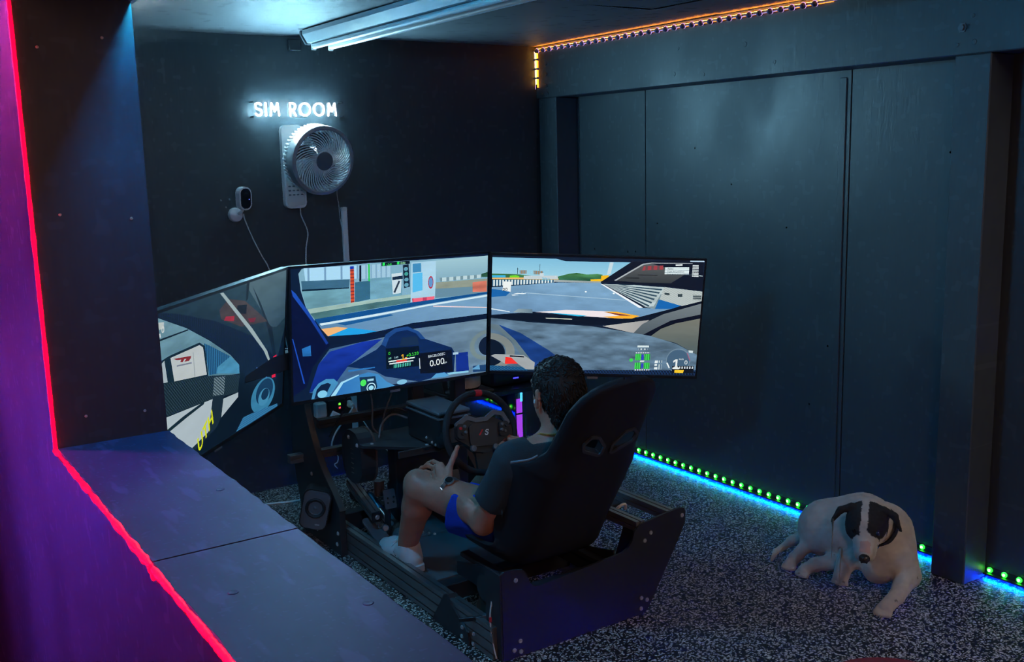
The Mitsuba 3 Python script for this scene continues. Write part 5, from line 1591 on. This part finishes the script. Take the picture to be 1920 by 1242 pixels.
# gold chain at the back of the neck: links
nc = np.array([2.075, 2.868, 0.772])
lk = []
for i in range(60):
    a = i / 60 * 2 * math.pi
    p = nc + np.array([0.073 * math.cos(a), 0.072 * math.sin(a), 0.004 - 0.030 * max(0, math.sin(a)) - 0.004 * math.cos(2 * a)])
    tt = np.array([-math.sin(a), math.cos(a), 0])
    lk.append(ball(p, 0.0042, 1, (1, 1, 1.15)))
part(pe, 'necklace', cat(lk), 'gold', smooth=True, label='gold chain')

# steel watch on the left wrist
wd = (wrL - elL) / np.linalg.norm(wrL - elL)
wc = wrL - wd * 0.012
w1, w2, _ = frame_from(wd, np.array([-0.42, 0.35, -0.80]))
lkm = []
for i in range(22):
    a = i / 22 * 2 * math.pi
    rdir = math.cos(a) * w1 + math.sin(a) * w2
    tdir = np.cross(wd, rdir)
    b_ = box(-0.0058, 0.0058, -0.009, 0.009, -0.0022, 0.0022, 0.001)
    lkm.append(place(b_, wc + rdir * 0.0435, tdir, wd, np.cross(tdir, wd)))
wa = part(pe, 'watch', cat(lkm), 'chrome', label='steel bracelet watch')
bdir = np.array([-0.25, -0.35, 0.75])
bdir = bdir - (bdir @ wd) * wd
bdir /= np.linalg.norm(bdir)
part(wa, 'dial_case', lathe([(0, -0.002), (0.0185, -0.002), (0.0195, 0.003), (0.0175, 0.0075), (0.0155, 0.0078), (0.0145, 0.0065), (0, 0.0065)], wc + bdir * 0.042, bdir, 24), 'chrome', smooth=30)
part(wa, 'dial', lathe([(0, 0), (0.0145, 0), (0.0145, 0.0004), (0, 0.0004)], wc + bdir * 0.0486, bdir, 24), 'gloss_black')


# shoes
def shoe(ank, fdir, sole_z):
    f = np.asarray(fdir, float)
    f /= np.linalg.norm(f)
    s_ = np.array([f[1], -f[0], 0])
    s_ /= np.linalg.norm(s_)
    u = np.cross(s_, f)
    heel = ank - f * 0.045
    heel = heel - u * (0.085)
    a = [('c', heel + u * 0.035, heel + f * 0.03 + u * 0.065, 0.036, 0.038, 0.03), ('c', heel + f * 0.02 + u * 0.03, heel + f * 0.17 + u * 0.028, 0.036, 0.042, 0.03), ('c', heel + f * 0.17 + u * 0.028, heel + f * 0.235 + u * 0.024, 0.042, 0.034, 0.03),
         ('c', heel + f * 0.05 + u * 0.06, heel + f * 0.16 + u * 0.042, 0.035, 0.032, 0.03), ('c', heel + f * 0.028 + u * 0.065, heel + f * 0.03 + u * 0.105, 0.040, 0.040, 0.02)]

    def mod(F, G):
        q = G - heel
        F = np.maximum(F, -(q @ u) + 0.004)
        F = np.maximum(F, (q @ u) - 0.112)
        ax = np.linalg.norm((G - ank) - ((G - ank) @ u)[..., None] * u, axis=-1)
        return np.maximum(F, np.where((q @ u) > 0.07, 0.037 - ax - 0.004, -1))
    up_ = figure(a, 0.0045, 0.025, mod)
    sole_o = sg.Polygon([(x_, y_) for x_, y_ in [(-0.04, -0.02), (-0.045, 0.0), (-0.04, 0.02), (0.0, 0.036), (0.06, 0.034), (0.13, 0.042), (0.19, 0.048), (0.24, 0.038), (0.27, 0.012), (0.27, -0.012), (0.24, -0.034), (0.19, -0.044), (0.13, -0.04), (0.06, -0.032), (0.0, -0.034)]]).buffer(0.006)
    so_ = extr(sole_o, 0.026, heel - u * 0.010, f, -s_)
    lac = []
    if True:
        for i in range(5):
            p = heel + f * (0.075 + 0.022 * i) + u * (0.101 - 0.0075 * i)
            lac.append(tube([p - s_ * 0.030 - u * 0.012, p - s_ * 0.012 + u * 0.001, p + f * 0.006 + s_ * 0.012 + u * 0.001, p + f * 0.01 + s_ * 0.030 - u * 0.012], 0.003, 6))
        lac.append(tube([heel + f * 0.075 + u * 0.104, heel + f * 0.07 - s_ * 0.035 + u * 0.10, heel + f * 0.085 - s_ * 0.055 + u * 0.075], 0.0026, 6))
    st_ = []
    for sd in (-1, 1):
        for i in range(2):
            p0 = heel + f * (0.05 + 0.028 * i) + s_ * sd * 0.0395 + u * 0.032
            st_.append(tube([p0, p0 + f * 0.018 + u * 0.016 + s_ * sd * 0.0005], 0.003, 6))
    return up_, so_, cat(lac), cat(st_)


for ank, fd in ((ankL, (-0.02, 1.0, -0.02)), (ankR, (0.0, 0.9, 0.35))):
    a, b, c, e_ = shoe(ank, fd, 0)
    k_ = part(pe, 'shoe', a, 'shoe_white', smooth=True, label='white trainer')
    part(k_, 'sole', b, 'shoe_sole')
    part(k_, 'laces', c, 'white_cable', smooth=True)
    part(k_, 'side_mark', e_, 'black_plastic', smooth=True)

# ---------------------------------------------------------------- the dog
dg = thing('dog', 'white dog with black head patches and dark collar lying on the floor by the post', 'dog')
hc = np.array([3.262, 2.437, 0.287])                                 # middle of the skull
hf_ = np.array([-0.66, -0.46, -0.60])                                # towards the nose
hf_ /= np.linalg.norm(hf_)
hs = np.array([0.60, -0.80, 0.0])                                    # the dog's left
hs = hs - (hs @ hf_) * hf_
hs /= np.linalg.norm(hs)
hu = np.cross(hf_, hs)
if hu[2] < 0:
    hu = -hu


def hp(a, b, c):
    """A point in the head's own frame: forward, left, up."""
    return hc + a * hf_ + b * hs + c * hu


RH = np.array([hf_, hs, hu])
dog = [('c', (3.40, 2.74, 0.135), (3.455, 2.60, 0.175), 0.122, 0.128, 0.05), ('c', (3.455, 2.60, 0.175), (3.425, 2.47, 0.190), 0.125, 0.100, 0.05), ('c', (3.425, 2.47, 0.190), (3.385, 2.42, 0.125), 0.100, 0.092, 0.05),
       ('c', (3.375, 2.42, 0.12), (3.33, 2.43, 0.075), 0.080, 0.060, 0.04),
       ('c', (3.415, 2.47, 0.225), hp(-0.045, 0, -0.015), 0.088, 0.066, 0.04),
       # skull, cheeks, muzzle, jaw
       ('e', hp(0.0, 0, 0.0), (0.082, 0.080, 0.070), RH, 0.02), ('e', hp(0.025, 0.034, -0.026), (0.050, 0.040, 0.040), RH, 0.025), ('e', hp(0.025, -0.034, -0.026), (0.050, 0.040, 0.040), RH, 0.025),
       ('c', hp(0.05, 0, -0.018), hp(0.132, 0, -0.020), 0.050, 0.036, 0.022), ('c', hp(0.05, 0, -0.042), hp(0.122, 0, -0.048), 0.038, 0.025, 0.02), ('c', hp(0.105, 0.018, -0.032), hp(0.132, 0.017, -0.034), 0.026, 0.022, 0.012), ('c', hp(0.105, -0.018, -0.032), hp(0.132, -0.017, -0.034), 0.026, 0.022, 0.012),
       ('c', hp(0.045, 0.025, 0.032), hp(0.05, 0.034, 0.026), 0.014, 0.012, 0.015), ('c', hp(0.045, -0.025, 0.032), hp(0.05, -0.034, 0.026), 0.014, 0.012, 0.015),
       # folded ears
       ('c', hp(-0.030, 0.058, 0.048), hp(-0.012, 0.100, 0.040), 0.016, 0.012, 0.012), ('c', hp(-0.012, 0.100, 0.040), hp(0.024, 0.126, -0.004), 0.015, 0.006, 0.008),
       ('c', hp(-0.030, -0.058, 0.048), hp(-0.012, -0.100, 0.042), 0.016, 0.012, 0.012), ('c', hp(-0.012, -0.100, 0.042), hp(0.022, -0.130, 0.006), 0.015, 0.006, 0.008),
       # the left foreleg stretched towards the camera
       ('c', (3.41, 2.40, 0.16), (3.395, 2.335, 0.062), 0.070, 0.047, 0.03), ('c', (3.395, 2.335, 0.062), (3.24, 2.272, 0.040), 0.047, 0.029, 0.02), ('c', (3.24, 2.272, 0.040), (3.145, 2.252, 0.027), 0.029, 0.028, 0.015),
       # the right foreleg folded, paw hanging on the floor
       ('c', (3.37, 2.47, 0.14), (3.315, 2.505, 0.105), 0.062, 0.045, 0.03), ('c', (3.315, 2.505, 0.105), (3.262, 2.53, 0.085), 0.042, 0.034, 0.02), ('c', (3.262, 2.53, 0.085), (3.235, 2.530, 0.034), 0.034, 0.032, 0.015),
       # hind legs towards the far left
       ('c', (3.40, 2.71, 0.15), (3.33, 2.60, 0.155), 0.105, 0.062, 0.04), ('c', (3.33, 2.60, 0.155), (3.315, 2.76, 0.085), 0.058, 0.033, 0.03), ('c', (3.315, 2.76, 0.085), (3.225, 2.768, 0.030), 0.030, 0.024, 0.015), ('c', (3.225, 2.768, 0.030), (3.185, 2.752, 0.024), 0.026, 0.024, 0.012),
       ('c', (3.38, 2.64, 0.07), (3.30, 2.60, 0.055), 0.060, 0.042, 0.03), ('c', (3.30, 2.60, 0.055), (3.235, 2.66, 0.040), 0.036, 0.028, 0.02), ('c', (3.235, 2.66, 0.040), (3.175, 2.668, 0.026), 0.028, 0.025, 0.012),
       # tail curled behind
       ('c', (3.43, 2.85, 0.08), (3.36, 2.90, 0.035), 0.030, 0.022, 0.02), ('c', (3.36, 2.90, 0.035), (3.24, 2.88, 0.022), 0.020, 0.012, 0.012), ('c', (3.24, 2.88, 0.022), (3.17, 2.84, 0.014), 0.012, 0.007, 0.01)]


def toes(p, d, w=0.0125, r=0.0125, L=0.032):
    p, d = np.asarray(p, float), np.asarray(d, float)
    d = d / np.linalg.norm(d)
    s_ = np.cross(Z, d)
    s_ /= np.linalg.norm(s_)
    out = []
    for i in range(4):
        a = (i - 1.5)
        q = p + s_ * a * w
        e = q + d * (L - 0.006 * abs(a)) + s_ * a * 0.004
        out.append(('c', q, np.array([e[0], e[1], r * 0.95]), r, r * 0.88, 0.004))
    return out


dog += toes((3.135, 2.250, 0.026), (-0.93, -0.25, 0)) + toes((3.23, 2.527, 0.026), (-0.9, -0.3, 0), L=0.022) + toes((3.185, 2.752, 0.022), (-0.9, -0.35, 0), w=0.011, L=0.026) + toes((3.175, 2.668, 0.022), (-0.95, -0.1, 0), w=0.011, L=0.026)


def dog_mod(F, G):
    F = F + 0.0022 * (meshkit.fbm(G * [70, 70, 90], 2, 9) - 0.5) * 2
    return np.maximum(F, 0.002 - G[..., 2])


dm = figure(dog, 0.0052, 0.02, dog_mod)
trimesh.smoothing.filter_taubin(dm, 0.5, 0.52, 3)
V_ = np.asarray(dm.vertices)
q_ = (V_ - hc) @ RH.T                                                # forward, left, up in the head's frame
nz_ = (meshkit.fbm(V_ * 60, 3, 2) - 0.5)
col = np.tile(np.array([0.44, 0.41, 0.375]), (len(V_), 1)) * (0.86 + 0.35 * (meshkit.fbm(V_ * 45, 3, 7))[:, None])
fw, lf, upz = q_.T
on_head = (np.linalg.norm(q_ * [0.75, 1, 1.1], axis=1) < 0.125) & (fw > -0.06) & (upz > -0.07)
black = on_head & (np.abs(lf + 0.008 + 0.012 * nz_) > 0.013 + 0.02 * np.clip(fw - 0.02, 0, 1)) & (fw < 0.082 + 0.05 * nz_) & (upz > -0.032 + 0.035 * nz_ + 0.020 * (lf > 0.045))
ears = (np.abs(lf) > 0.075) & (upz > -0.02) & (fw < 0.05) & (fw > -0.06) & (np.linalg.norm(q_, axis=1) < 0.165) & (upz < 0.075)
black |= ears
col[black] = np.array([0.018, 0.017, 0.018]) * (0.8 + 0.6 * meshkit.noise(V_[black] * 150))[:, None]
pink = (fw > 0.105) & (fw < 0.15) & (upz > -0.01) & (np.abs(lf) < 0.02) & (np.linalg.norm(q_, axis=1) < 0.19)
col[pink] = [0.46, 0.30, 0.27]
spots = (meshkit.noise(V_ * 42, 21) > 0.90) & (V_[:, 2] < 0.12) & ~on_head
col[spots] *= 0.45
belly = (V_[:, 2] < 0.06) & (V_[:, 0] > 3.28) & (V_[:, 1] > 2.5) & (V_[:, 1] < 2.66)
col[belly] = col[belly] * [0.9, 0.72, 0.68]
part(dg, 'body', dm, 'fur', smooth=True, color=col)
part(dg, 'nose', ball(hp(0.166, 0, -0.006), 0.020, 3, (1.0, 1.05, 0.85)), 'nose_black', smooth=True)
for s in (-1, 1):
    part(dg, 'nostril', ball(hp(0.183, s * 0.009, -0.008), 0.0038, 1), 'lamp_black', smooth=True)
    part(dg, 'eye', ball(hp(0.064, s * 0.042, 0.022), 0.0105, 2), 'dark_glass', smooth=True)
claw = []
for (px_, py_) in ((3.10, 2.24), (3.095, 2.228), (3.10, 2.253), (3.105, 2.265)):
    claw.append(lathe([(0.0032, 0), (0.0028, 0.008), (0.0004, 0.017)], (px_, py_, 0.012), (-0.93, -0.25, -0.35), 7))
part(dg, 'claws', cat(claw), 'horn', smooth=True)
nk_c, nk_a = np.array([3.345, 2.452, 0.245]), hp(-0.045, 0, -0.015) - np.array([3.415, 2.47, 0.225])
nk_a = nk_a / np.linalg.norm(nk_a)
na, nb, _ = frame_from(nk_a)
part(dg, 'collar', lathe([(0.083, -0.011), (0.089, -0.010), (0.089, 0.010), (0.083, 0.011)], nk_c, nk_a, 40), 'black_fabric', smooth=40)
tagp = nk_c + 0.094 * (np.array([-0.55, -0.55, -0.62]) - (np.array([-0.55, -0.55, -0.62]) @ nk_a) * nk_a)
part(dg, 'collar_tag', lathe([(0, -0.001), (0.016, -0.001), (0.016, 0.001), (0, 0.001)], tagp + np.array([0, 0, -0.012]), (-0.75, -0.55, 0.2), 20), 'tag_blue')

# ================================================================ behind the screens
ms = thing('monitor_stand', 'black steel stand that carries the three screens', 'monitor stand')
part(ms, 'cross_beam', box(1.50, 2.42, 3.957, 4.005, 0.90, 0.98, 0.004), 'black_metal')
for x in (2.12, 2.34):
    part(ms, 'post', box(x - 0.03, x + 0.03, 4.0, 4.05, 0.0, 1.10, 0.004), 'black_metal')
    part(ms, 'foot', box(x - 0.035, x + 0.035, 3.99, 4.75, 0.002, 0.04, 0.004), 'black_metal')
for p0, p1 in (((1.55, 3.98, 0.94), (1.18, 3.62, 0.98)), ((2.38, 3.98, 0.94), (2.84, 3.68, 0.94))):
    part(ms, 'arm', bar(p0, p1, rrect(0.05, 0.07, 0.004)), 'black_metal')
for x, p in ((1.95, (1.95, 3.925, 0.98)),):
    part(ms, 'mount_plate', box(1.80, 2.10, 3.93, 3.957, 0.85, 1.05, 0.004), 'black_metal')
for k_, (pts, r_) in enumerate(([[(1.74, 3.95, 0.78), (1.75, 3.97, 0.70), (1.72, 4.0, 0.63), (1.70, 4.05, 0.55)], 0.004], [[(1.86, 3.96, 0.77), (1.88, 3.98, 0.68), (1.885, 4.0, 0.58), (1.93, 4.02, 0.525)], 0.0045],
                                [[(1.99, 3.97, 0.77), (1.98, 4.0, 0.70), (1.955, 4.02, 0.62), (1.95, 4.04, 0.54)], 0.004], [[(2.04, 3.96, 0.60), (1.98, 3.99, 0.62), (1.93, 4.0, 0.58), (1.90, 3.97, 0.53)], 0.005], [[(2.05, 3.95, 0.63), (1.99, 3.99, 0.645), (1.96, 4.01, 0.60)], 0.006])):
    one('signal_cable', ('dark cable dropping under the middle screen beside the left side housing', 'cable with a pale plug dropping to the wheel deck', 'dark cable hanging beside the steering motor', 'cable arching from the steering motor to the deck', 'thick cable plugged into the side of the steering motor')[k_], 'cable',
        tube(pts, r_, 8), ('black_plastic', 'grey_plastic', 'grey_plastic', 'grey_plastic', 'black_plastic')[k_], smooth=True)

sh_ = thing('shelf', 'black shelf behind the screens carrying a white cylinder and a black box', 'shelf')
part(sh_, 'top', box(2.44, 3.06, 4.22, 4.62, 0.548, 0.572, 0.003), 'black_plastic')
for x in (2.46, 3.03):
    for y in (4.25, 4.59):
        part(sh_, 'leg', box(x - 0.015, x + 0.015, y - 0.015, y + 0.015, 0.0, 0.548, 0.002), 'black_metal')
cy_ = thing('smart_speaker', 'white cylinder with a dark foot standing on the black shelf', 'cylinder speaker')
part(cy_, 'body', lathe([(0, 0.012), (0.080, 0.012), (0.085, 0.018), (0.085, 0.125), (0.078, 0.135), (0, 0.135)], (2.565, 4.345, 0.590), Z, 40), 'white_plastic', smooth=40)
part(cy_, 'foot', lathe([(0, 0), (0.074, 0), (0.078, 0.012), (0, 0.0125)], (2.565, 4.345, 0.590), Z, 40), 'rubber', smooth=40)
one('black_box', 'low black box under the white cylinder', 'box', box(2.46, 2.68, 4.24, 4.50, 0.573, 0.589, 0.004), 'grey_plastic')
co = thing('console', 'black console with a blue light on the shelf under the right screen', 'console')
part(co, 'body', box(2.705, 3.05, 4.30, 4.55, 0.573, 0.668, 0.012), 'black_plastic')
part(co, 'status_light', box(2.835, 2.868, 4.297, 4.301, 0.606, 0.613, 0.001), 'led_green', label='blue light', emit=(0.12, 0.10, 2.4), weight=0.01)
pc = thing('computer_tower', 'black computer tower with a mirror dark side panel and a purple lit edge', 'computer')
part(pc, 'case', box(2.60, 3.03, 4.475, 4.70, 0.012, 0.520, 0.006), 'black_plastic')
part(pc, 'side_panel', box(2.605, 2.955, 4.468, 4.475, 0.02, 0.512, 0.001), 'dark_glass', label='mirror dark glass side panel')
part(pc, 'light_bar', box(2.966, 3.0, 4.466, 4.476, 0.04, 0.445, 0.002), 'purple_plastic', label='purple glowing bar', emit=PC_PURPLE, weight=0.4)
part(pc, 'light_tip', box(2.985, 3.0, 4.462, 4.4655, 0.43, 0.49, 0.001), 'led_white', label='cyan glowing tip', emit=(0.1, 0.75, 1.2), weight=0.02)
for z in (0.36, 0.21):
    part(pc, 'clip', box(2.955, 3.012, 4.460, 4.4655, z, z + 0.008, 0.001), 'black_plastic')
for x in (2.63, 2.99):
    for y in (4.50, 4.67):
        part(pc, 'foot', cyl((x, y, 0.0), (x, y, 0.013), 0.014, n=12), 'rubber')

# ================================================================ stools in front
def stool(name, label, cx_, cy2, zt, r_, mat, zf=0.0):
    k = thing(name, label, 'stool')
    part(k, 'cushion', lathe([(0, zt - 0.06), (r_ - 0.012, zt - 0.06), (r_, zt - 0.048), (r_, zt - 0.014), (r_ - 0.014, zt - 0.002), (0, zt)], (cx_, cy2, 0), Z, 48), mat, smooth=40)
    part(k, 'rim', lathe([(r_ - 0.008, zt - 0.07), (r_ + 0.003, zt - 0.07), (r_ + 0.003, zt - 0.05), (r_ - 0.008, zt - 0.05)], (cx_, cy2, 0), Z, 48), 'chrome', smooth=40)
    part(k, 'column', cyl((cx_, cy2, zf + 0.03), (cx_, cy2, zt - 0.06), 0.028, n=20), 'chrome', smooth=40)
    part(k, 'base', lathe([(0, 0), (0.19, 0), (0.19, 0.008), (0.06, 0.022), (0.03, 0.04), (0, 0.04)], (cx_, cy2, zf), Z, 40), 'chrome', smooth=40)
    return k


stool('stool', 'dark red round stool cushion at the lower edge of the picture beside the counter', 1.615, 1.115, 0.70, 0.168, 'stool_red')
struct('floor_corridor', 'dark floor of the corridor in front of the opening', box(-2.0, X1 - 0.008, YN, 6.6, -1.01, -0.95), 'floor_epoxy')
stool('stool', 'bright red stool cushion in the lower corner outside the opening', 0.06, 2.27, 0.70, 0.16, 'cushion_red', -0.95)
